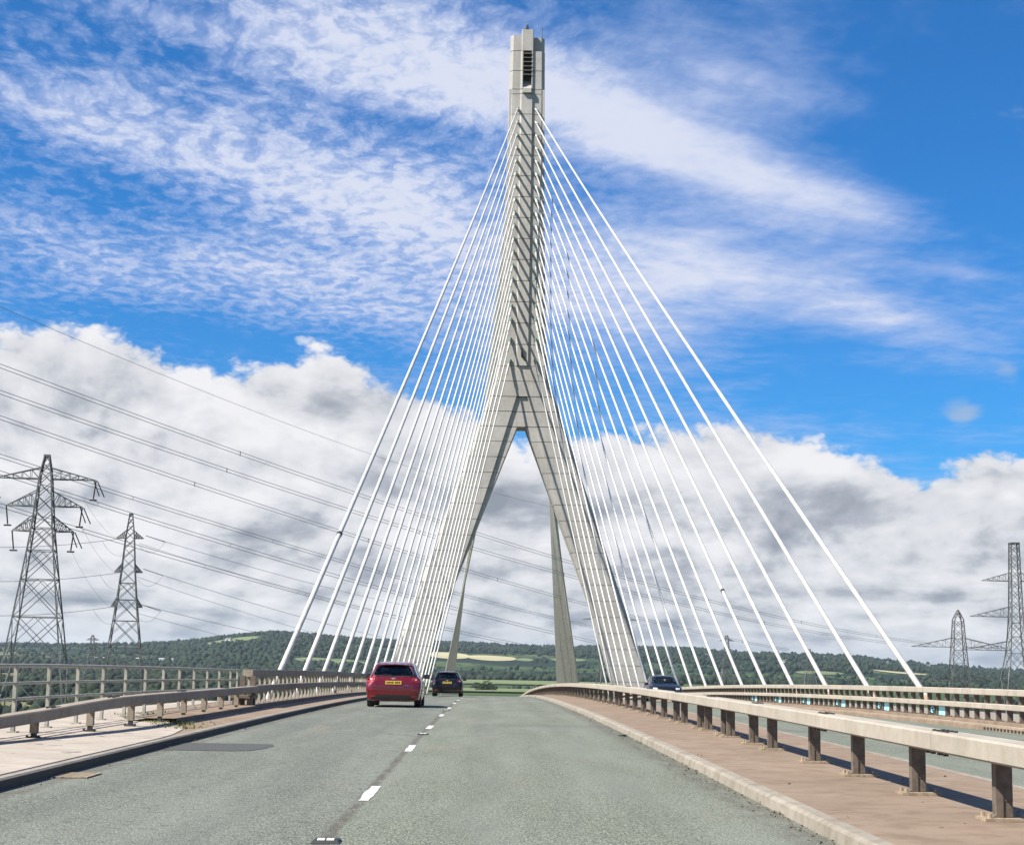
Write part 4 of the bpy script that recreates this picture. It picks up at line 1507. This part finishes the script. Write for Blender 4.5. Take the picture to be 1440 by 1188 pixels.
def woods(name, P, sizes):
    vs, fs = [], []
    n_ = 0
    for p, s_ in zip(P, sizes):
        t_ = tmpl[rng.integers(8)]
        a_ = rng.uniform(0, 6.28)
        R2 = np.array([[math.cos(a_), -math.sin(a_), 0], [math.sin(a_), math.cos(a_), 0], [0, 0, 1]])
        q_ = (t_ @ R2.T) * np.array([s_[0], s_[0], s_[1]]) + np.array(p) + np.array([0, 0, s_[1] * 0.75])
        vs.append(q_)
        fs.append(IFc + n_)
        n_ += len(IV)
    vs, fs = np.concatenate(vs), np.concatenate(fs)
    m_ = bpy.data.meshes.new(name)
    m_.vertices.add(len(vs))
    m_.vertices.foreach_set('co', vs.ravel())
    m_.loops.add(len(fs) * 3)
    m_.loops.foreach_set('vertex_index', fs.ravel().astype(np.int32))
    m_.polygons.add(len(fs))
    m_.polygons.foreach_set('loop_start', np.arange(0, len(fs) * 3, 3, dtype=np.int32))
    m_.polygons.foreach_set('loop_total', np.full(len(fs), 3, dtype=np.int32))
    m_.update(calc_edges=True)
    m_.materials.append(M_WOOD)
    return link(name, m_, kind='stuff')


def scatter(n_, a0, a1, d0, d1, keep, smin, smax):
    A = rng.uniform(a0, a1, n_)
    D = np.sqrt(rng.uniform(d0 ** 2, d1 ** 2, n_))
    x, y = D * np.sin(np.radians(A)), D * np.cos(np.radians(A))
    k_ = keep(A, D, x, y)
    x, y = x[k_], y[k_]
    z = height(x, y)
    w_ = smin * 0.8 + (smax * 1.35 - smin * 0.8) * rng.random(len(x)) ** 2.2
    return np.stack([x, y, z], -1), np.stack([w_, w_ * rng.uniform(0.8, 1.25, len(x))], -1)


def in_field(A, D):
    r_ = np.zeros(len(A), bool)
    for a0, a1, d0, d1 in ((-2.2, 1.65, 2650, 3300), (2.1, 3.5, 2850, 3220), (13.1, 15.1, 2650, 3130), (10.5, 12.3, 2580, 2820), (-9.7, -7.8, 3280, 3620), (-6.7, -4.1, 2480, 2720)):
        r_ |= (A > a0) & (A < a1) & (D > d0) & (D < d1)
    return r_


P1, S1 = scatter(6500, -24, 24, 1930, 2150, lambda A, D, x, y: noise2(x * 2, y * 2) > -1.6, 1.6, 3.8)          # belt at the foot of the hills
P2, S2 = scatter(80000, -20, 21, 2150, 5000, lambda A, D, x, y: ((noise2(x * 3.2, y * 2.2 + 300) > 0.35) | (np.random.default_rng(5).random(len(A)) < 0.07)) & ~in_field(A, D), 1.7, 3.9)
P3, S3 = scatter(9000, -20, 21, 4300, 5200, lambda A, D, x, y: noise2(x * 3 + 80, y) > 0.0, 1.8, 4.2)            # skyline
P4, S4 = scatter(9000, -24, -4.5, 1250, 2300, lambda A, D, x, y: (noise2(x * 5, y * 3.4) > 0.3), 1.1, 3.0)
P5, S5 = scatter(2200, 4.5, 24, 1300, 2200, lambda A, D, x, y: (noise2(x * 4, y * 3) > 0.2), 1.2, 3.0)
P6, S6 = scatter(1500, -24, 24, 600, 1150, lambda A, D, x, y: ((np.abs(A) > 5) & (noise2(x * 6, y * 5) > 0.6)), 0.8, 2.4)
P7, S7 = scatter(260, -4, 6, 1295, 1320, lambda A, D, x, y: np.sin(A * 9) > -0.3, 0.9, 2.0)                   # hedge across the near field
P9, S9 = scatter(2600, -24, -7, 520, 1250, lambda A, D, x, y: noise2(x * 6, y * 5) > -0.5, 0.8, 2.2)
P8, S8 = scatter(160, 16.2, 19.5, 700, 830, lambda A, D, x, y: A > 0, 2.0, 4.0)
far = np.vstack([P2, P3]), np.vstack([S2, S3])
woods("woodland", np.vstack([P1, P4, P5, P6, P7, P8, P9]), np.vstack([S1, S4, S5, S6, S7, S8, S9]))
ico = bmesh.new()
bmesh.ops.create_icosphere(ico, subdivisions=1, radius=1)
IV = np.array([v.co[:] for v in ico.verts])
IFc = np.array([[v.index for v in f_.verts] for f_ in ico.faces])
ico.free()
tmpl = [IV * (1 + rng.uniform(-0.25, 0.25, (len(IV), 1))) for _ in range(8)]
woods("woodland", *far)

# the bush standing out in the middle of the field beyond the crest
bp = (-0.9, 1215.0)
bz = float(height(*bp))
t = thing("bush", (bp[0], bp[1], bz), "rounded dark green bush alone in the field beyond the crest", "bush")
mb = MB()
for j in range(1700):
    lob = random.choice([(-4.2, 0, 2.8, 3.4), (1.0, 0.5, 4.2, 4.4), (5.0, -0.4, 2.6, 3.2), (-1.0, 0.8, 2.4, 3.6)])
    d = Vector((random.gauss(0, 1), random.gauss(0, 1), random.gauss(0, 0.8))).normalized() * lob[3] * random.uniform(0.6, 1.05)
    c_ = Vector((lob[0], lob[1], lob[2])) + d
    if c_.z < 0.2:
        continue
    e1 = Vector((random.gauss(0, 1), random.gauss(0, 1), random.gauss(0, 1))).normalized() * random.uniform(0.25, 0.6)
    e2 = e1.cross(Vector((random.gauss(0, 1), random.gauss(0, 1), random.gauss(0, 1)))).normalized() * random.uniform(0.2, 0.5)
    mb.poly([c_ - e1, c_ + e2, c_ + e1, c_ - e2])
mb.build("crown", M_BUSH, t)
mb = MB()
mb.tube([(0, 0, -0.3), (0.2, 0, 2.0), (0.8, 0.2, 4.0)], [0.35, 0.25, 0.1], 7)
mb.tube([(0, 0, 0.2), (-1.4, 0, 1.6), (-2.8, 0.1, 3.0)], [0.25, 0.18, 0.08], 7)
mb.build("trunk", M_BARK, t)

# houses on the hillside, warehouses on the flat, farm buildings at the far right
def house(a_, e_, w, d, h_, label, mat_=None, rz=0.0, name="house", cat="house", group="pale houses scattered over the far hillside"):
    p = on_land(a_, e_)
    if p is None:
        return
    t = thing(name, p, label, cat, group, rz)
    mb = MB()
    mb.box(-w / 2, w / 2, -d / 2, d / 2, -2, h_)
    mb.build("wall", mat_ or M_WHITE, t)
    mb = MB()
    rh = d * 0.42 if name == "house" else d * 0.10
    mb.loft([[(x, -d / 2 - 0.3, h_), (x, d / 2 + 0.3, h_), (x, 0, h_ + rh)] for x in (-w / 2 - 0.3, w / 2 + 0.3)])
    rf = mb.build("roof", M_ROOF if name == "house" else M_SHED, t)
    if name == "house":
        mb = MB()
        mb.box(w / 2 - 1.6, w / 2 - 0.6, -0.5, 0.5, h_ + rh * 0.4, h_ + rh + 1.2)
        mb.build("chimney", M_WHITE, rf)


HOUSES = [(-0.15, 0.60, "just under the skyline between the tower legs"), (0.55, 0.64, "highest of the houses between the tower legs"), (3.1, 0.60, "near the skyline between the far cables and the right leg"),
          (5.1, 0.42, "beside the right leg"), (4.7, 0.52, "just left of the right leg"), (7.6, 0.30, "low on the slope right of the tower"), (8.3, 0.46, "under the skyline right of the tower"),
          (9.6, 0.38, "midway up the slope among the right cables"), (10.2, 0.12, "at the foot of the slope among the right cables"), (11.5, 0.28, "left of the outermost right cable"),
          (13.6, 0.14, "right of the outermost right cable"), (15.0, 0.08, "near the wide-armed pylon"), (14.3, 0.2, "above the pale field at right"), (-1.9, 0.62, "above the pale field behind the left leg"), (-8.9, 0.55, "on the wooded hill at left")]
for i, (a_, e_, w_) in enumerate(HOUSES):
    house(a_, e_, random.uniform(8, 12), 7, 4.2, "small white house with dark roof " + w_, rz=random.uniform(-0.5, 0.5))
for a_, e_, w_, lab in ((-13.05, -0.19, 24, "pale flat-roofed warehouse seen through the legs of the narrow pylon"), (-11.75, -0.20, 20, "bright white warehouse right of the narrow pylon"), (-11.0, -0.20, 26, "long grey warehouse, rightmost of the row beyond the fence")):
    house(a_, e_, w_, 14, 5, lab, M_WHITE, 0.1, "warehouse", "warehouse", "warehouses beyond the left fence")
for a_, e_, w_, lab in ((17.25, 0.05, 16, "pale farm building with low roof beside the tall pylon at right"), (17.75, 0.04, 22, "long pale farm building at the far right edge")):
    house(a_, e_, w_, 12, 6, lab, M_WHITE, 0.15, "farm_building", "building", "farm buildings beyond the right parapet")


# ------------------------------------------------------------------ pylons
def pylon(name, x, y, zt, label, body, arms, rz=0.0, ms=1.0, insul='V', detail=1.0, base=GZ, cap=0.9):
    """lattice tower; body = [(z, half width)] from the ground up, arms = [(z, half length, depth)] all z absolute"""
    t = thing(name, (x, y, base), label, "pylon", "electricity pylons", rz)
    hb = lambda z: lerp_tab(body, z)
    zs = [body[0][0]]
    while zs[-1] < zt - 0.5:
        zs.append(min(zt, zs[-1] + max(1.3, 1.75 * hb(zs[-1]) * detail)))
    for sx in (-1, 1):
        for sy in (-1, 1):
            mb = MB()
            for a, b_ in zip(zs[:-1], zs[1:]):
                mb.beam((sx * hb(a), sy * hb(a), a - base), (sx * hb(b_), sy * hb(b_), b_ - base), 0.19 * ms)
            mb.build("leg", M_STEEL, t)
    mb = MB()
    for a, b_ in zip(zs[:-1], zs[1:]):
        wa, wb = hb(a), hb(b_)
        for s_ in (-1, 1):
            for p_, q_ in (((-wa, s_ * wa), (wb, s_ * wb)), ((wa, s_ * wa), (-wb, s_ * wb)), ((s_ * wa, -wa), (s_ * wb, wb)), ((s_ * wa, wa), (s_ * wb, -wb))):
                mb.beam((*p_, a - base), (*q_, b_ - base), 0.10 * ms)
            if wa > 1.5:
                mb.beam((-wb, s_ * wb, b_ - base), (wb, s_ * wb, b_ - base), 0.10 * ms)
                mb.beam((s_ * wb, -wb, b_ - base), (s_ * wb, wb, b_ - base), 0.10 * ms)
                m1 = (a + b_) / 2 - base
                wm = (wa + wb) / 2
                for e_ in (-1, 1):
                    mb.beam((e_ * wm, s_ * wm, m1), (0, s_ * wb, b_ - base), 0.07 * ms)
    mb.build("bracing", M_STEEL, t, kind='stuff')
    for z, L_, dp in arms:
        for sgn in (-1, 1):
            w = hb(z)
            mb = MB()
            tip = (sgn * L_, 0, z - base)
            n_ = 5
            for s_ in (-1, 1):
                mb.beam((sgn * w, s_ * w, z - base), tip, 0.13 * ms)
                mb.beam((sgn * hb(z + dp), s_ * hb(z + dp), z + dp - base), tip, 0.12 * ms)
                for k in range(1, n_):
                    f_, g_ = k / n_, (k + 0.5) / n_
                    lo = Vector((sgn * w, s_ * w, z - base)).lerp(Vector(tip), f_)
                    hi = Vector((sgn * w, s_ * w, z + dp - base)).lerp(Vector(tip), g_ - 0.1)
                    lo2 = Vector((sgn * w, s_ * w, z - base)).lerp(Vector(tip), max(0, f_ - 1 / n_))
                    mb.beam(lo, hi, 0.07 * ms)
                    mb.beam(lo2, hi, 0.07 * ms)
            mb.build("cross_arm", M_STEEL, t)
            if insul:
                mb = MB()
                ins = 2.6
                if insul == 'V':
                    mb.tube([tip, (tip[0] - sgn * 0.3, 0.3, tip[2] - ins)], 0.10, 7)
                    if sgn > 0:
                        mb.tube([(tip[0] + 0.1, 0.6, tip[2]), (tip[0] + 1.1, 1.2, tip[2] - ins * 0.85)], 0.08, 7)
                        mb.tube([(tip[0] - 0.4, 0.6, tip[2] + 0.1), (tip[0] + 0.4, 1.2, tip[2] - ins * 0.8)], 0.08, 7)
                    mb.box(tip[0] - sgn * 0.3 - 0.5, tip[0] - sgn * 0.3 + 0.5, 0.1, 0.5, tip[2] - ins - 0.25, tip[2] - ins - 0.05)
                else:
                    mb.tube([tip, (tip[0] + sgn * 2.2, 0.0, tip[2] - 0.35)], 0.08, 7)
                mb.build("insulator", M_INSUL, t)
    if cap:
        mb = MB()
        w = hb(zt)
        mb.box(-w - 0.15, w + 0.15, -w - 0.15, w + 0.15, zt - base - 0.3, zt - base)
        mb.build("peak_cap", M_STEEL, t)
    return t


pylon("electricity_pylon", -62.6, 230, 29.2, "tall steel lattice pylon with three long tapering arms, nearest at far left",
      [(GZ, 6.3), (1.0, 3.7), (10.0, 2.5), (18.4, 1.45), (26.2, 0.8), (29.2, 0.28)], [(25.75, 6.9, 1.6), (21.9, 5.2, 2.2), (18.4, 4.2, 2.2)], 0.12, 1.0, 'V')
pylon("electricity_pylon", -67.9, 310, 28.0, "narrow steel lattice pylon with short stub arms, second from the left",
      [(GZ, 5.2), (0.9, 3.1), (10.5, 1.9), (17.0, 1.25), (23.5, 0.8), (28.0, 0.25)], [(23.3, 2.5, 1.5), (16.9, 2.6, 1.6), (10.4, 2.9, 1.7)], 0.15, 1.0, None)
pylon("electricity_pylon", 125.6, 390, 31.8, "tall square-topped lattice pylon cut by the right edge of the photo",
      [(GZ, 6.0), (0.5, 2.9), (6.4, 1.9), (14.4, 1.35), (22.8, 1.15), (31.8, 0.95)], [(22.6, 8.0, 2.0), (14.1, 11.0, 2.4), (6.2, 13.0, 2.2)], 0.0, 1.1, None, 1.1)
pylon("electricity_pylon", 123.2, 430, 17.0, "lattice pylon with one wide flat arm beside the tall pylon at right",
      [(GZ, 4.6), (0.5, 2.1), (7.4, 1.6), (14.8, 1.15), (17.0, 0.1)], [(7.3, 12.4, 2.4), (-1.3, 8.5, 1.6)], 0.0, 1.1, None, 1.0, cap=0)
pylon("electricity_pylon", 46.2, 620, 23.5, "grey lattice pylon half hidden behind the tower's right leg",
      [(GZ, 6.5), (-3, 4.1), (8, 2.2), (18, 1.3), (23.5, 0.5)], [(17.9, 10.5, 1.8)], 0.1, 1.2, None, 1.2)
pylon("electricity_pylon", 188.8, 1300, 25.4, "small distant pylon rising above the skyline between right cables", [(GZ, 7), (0, 3.2), (25.4, 0.9)], [(21, 6, 2), (13, 7, 2)], 0.0, 2.0, None, 1.6)
pylon("electricity_pylon", 293.1, 1500, 18.2, "small distant pylon against the hillside among right cables", [(GZ, 7), (0, 3.2), (18.2, 0.9)], [(14, 6, 2), (7, 7, 2)], 0.0, 2.0, None, 1.6)
pylon("electricity_pylon", -310, 1300, 16.9, "tiny distant pylon between the two pylons at left", [(GZ, 6), (0, 2.6), (16.9, 0.7)], [(13, 5, 2), (7, 6, 2)], 0.0, 1.8, None, 1.6)

# ------------------------------------------------------------------ overhead conductors
def wire(A, B, sag, r, label, group="overhead power lines", twin=0.0, n_=26):
    r *= 0.8
    A, B = Vector(A), Vector(B)
    mb = MB()
    for s_ in ((-0.5, 0.5) if twin else (0,)):
        mb.tube([(B - A) * t_ + Vector((0, 0, s_ * twin - 4 * sag * t_ * (1 - t_))) for t_ in [k / n_ for k in range(n_ + 1)]], r, 5)
    if twin:
        for k in range(1, 7):
            t_ = k / 7 + 0.02
            p_ = (B - A) * t_ + Vector((0, 0, -4 * sag * t_ * (1 - t_)))
            mb.box(p_.x - 0.05, p_.x + 0.05, p_.y - 0.05, p_.y + 0.05, p_.z - 0.3, p_.z + 0.3)
    o = mb.build("power_line", M_WIRE, None, A)
    tag(o, label, "power line", group)


wire((-62.19, 170.0, 41.69), (20.79, 430.0, 41.2), 3.0, 0.035, "thin single earth wire, uppermost of the lines crossing from the upper left", twin=0.00)
wire((-61.7, 170.0, 34.78), (116.12, 430.0, 7.97), 5.0, 0.045, "twin power line, uppermost of the thick lines crossing behind the cables", twin=0.42)
wire((-61.49, 170.0, 31.76), (104.93, 430.0, 8.15), 4.5, 0.045, "twin power line, second of the thick lines crossing behind the cables", twin=0.42)
wire((-61.3, 170.0, 29.01), (78.82, 430.0, 5.76), 3.0, 0.045, "twin power line, third of the thick lines, just above the tall left pylon", twin=0.42)
wire((-93.28, 260.0, 37.05), (51.97, 620.0, 12.72), 2.5, 0.069, "twin power line passing behind the top of the tall left pylon", twin=0.64)
wire((-118.16, 330.0, 43.32), (52.0, 620.0, 7.23), 3.0, 0.087, "twin power line passing just above the narrow pylon", twin=0.82)
wire((-117.68, 330.0, 36.42), (30.63, 620.0, 4.8), 3.0, 0.087, "twin power line crossing behind the top arm of the narrow pylon", twin=0.82)
wire((-64.97, 310.0, 23.85), (-9.99, 560.0, 16.98), 1.5, 0.055, "power line leading right from the top arm of the narrow pylon", twin=0)
wire((-66.32, 311.0, 22.42), (-17.17, 560.0, 13.94), 1.5, 0.045, "second power line leading right from below the top arm of the narrow pylon", twin=0)
wire((-69.63, 310.0, 23.23), (-91.3, 290.0, 19.83), 0.6, 0.055, "power line leading left from the top arm of the narrow pylon", twin=0)
wire((-64.97, 310.0, 23.85), (-62.28, 315.0, 23.05), -0.0, 0.09, "dark insulator string right of the top arm of the narrow pylon", "insulator strings of the narrow pylon", n_=4)
wire((-65.73, 309.0, 21.75), (-62.28, 315.0, 23.05), 1.6, 0.03, "drooping jumper loop right of the top arm of the narrow pylon", "jumper loops of the narrow pylon")
wire((-71.9, 305.0, 22.28), (-68.68, 310.0, 20.29), 1.2, 0.03, "drooping jumper loop left of the top arm of the narrow pylon", "jumper loops of the narrow pylon")
wire((-65.06, 310.0, 17.55), (-16.01, 560.0, 5.66), 1.5, 0.055, "power line leading right from the middle arm of the narrow pylon", twin=0)
wire((-66.4, 311.0, 16.1), (-23.17, 560.0, 2.74), 1.5, 0.045, "second power line leading right from below the middle arm of the narrow pylon", twin=0)
wire((-69.7, 310.0, 16.79), (-90.91, 290.0, 13.84), 0.6, 0.055, "power line leading left from the middle arm of the narrow pylon", twin=0)
wire((-65.06, 310.0, 17.55), (-62.38, 315.0, 16.65), -0.0, 0.09, "dark insulator string right of the middle arm of the narrow pylon", "insulator strings of the narrow pylon", n_=4)
wire((-65.81, 309.0, 15.48), (-62.38, 315.0, 16.65), 1.6, 0.03, "drooping jumper loop right of the middle arm of the narrow pylon", "jumper loops of the narrow pylon")
wire((-71.96, 305.0, 15.96), (-68.75, 310.0, 13.88), 1.2, 0.03, "drooping jumper loop left of the middle arm of the narrow pylon", "jumper loops of the narrow pylon")
wire((-65.13, 310.0, 10.88), (-27.5, 560.0, 2.98), 1.5, 0.055, "power line leading right from the lowest arm of the narrow pylon", twin=0)
wire((-66.47, 311.0, 9.43), (-34.63, 560.0, -0.45), 1.5, 0.045, "second power line leading right from below the lowest arm of the narrow pylon", twin=0)
wire((-70.7, 310.0, 10.38), (-90.53, 290.0, 7.88), 0.6, 0.055, "power line leading left from the lowest arm of the narrow pylon", twin=0)
wire((-65.13, 310.0, 10.88), (-62.47, 315.0, 9.89), -0.0, 0.09, "dark insulator string right of the lowest arm of the narrow pylon", "insulator strings of the narrow pylon", n_=4)
wire((-65.88, 309.0, 8.85), (-62.47, 315.0, 9.89), 1.6, 0.03, "drooping jumper loop right of the lowest arm of the narrow pylon", "jumper loops of the narrow pylon")
wire((-72.93, 305.0, 9.66), (-69.75, 310.0, 7.48), 1.2, 0.03, "drooping jumper loop left of the lowest arm of the narrow pylon", "jumper loops of the narrow pylon")
wire((-57.24, 230.0, 23.19), (-69.71, 308.0, 23.08), 1.0, 0.02, "faint power line hanging from the top right arm of the tall left pylon")
wire((-57.54, 230.0, 19.67), (-69.78, 308.0, 16.68), 1.0, 0.02, "faint power line hanging from the middle right arm of the tall left pylon")
wire((-58.74, 230.0, 16.16), (-70.64, 308.0, 10.32), 1.0, 0.02, "faint power line hanging from the lowest right arm of the tall left pylon")

# ------------------------------------------------------------------ air: far hills fade to blue
mb = MB()
mb.box(-12600, 12600, -12600, 12600, -40, 128)
hm = bpy.data.materials.new("haze")
hm.use_nodes = True
hm.node_tree.nodes.clear()
hk = NT(hm.node_tree)
ho = hk.n('ShaderNodeOutputMaterial')
hv = hk.n('ShaderNodeVolumePrincipled')
hv.inputs['Color'].default_value = (0.74, 0.90, 1.0, 1)
hv.inputs['Density'].default_value = 4.8e-5
hv.inputs['Anisotropy'].default_value = 0.3
hm.node_tree.links.new(hv.outputs[0], ho.inputs['Volume'])
hz = mb.build("haze", hm, kind='stuff')
hz['label'] = "thin bluish summer haze over the far hills"

# ------------------------------------------------------------------ labels of the setting
SETTING = {"road": "worn grey-green asphalt carriageway", "kerb": "concrete kerb edging the carriageway", "median": "brown surfaced median strip", "verge": "paved verge beside the carriageway",
           "bridge_deck": "concrete body of the bridge deck", "concrete_slab": "pale concrete slab beside the left kerb", "plinth": "low concrete upstand under the parapet", "dark_patch": "darker patch in the left lane",
           "lane_dash": "short white lane dash", "gravel": "loose gravel along the gutters", "weeds": "dry green weeds at the foot of the left barrier", "drain_slots": "dark drain slots in the far kerb",
           "ground": "flat fields rising to wooded hills", "field": "open field among the woods", "woodland": "dark green woodland covering the hills and flats"}
for o in list(C.objects):
    k_ = o.name.split('.')[0]
    if o.parent is None and k_ in SETTING and 'label' not in o:
        o['label'] = SETTING[k_]
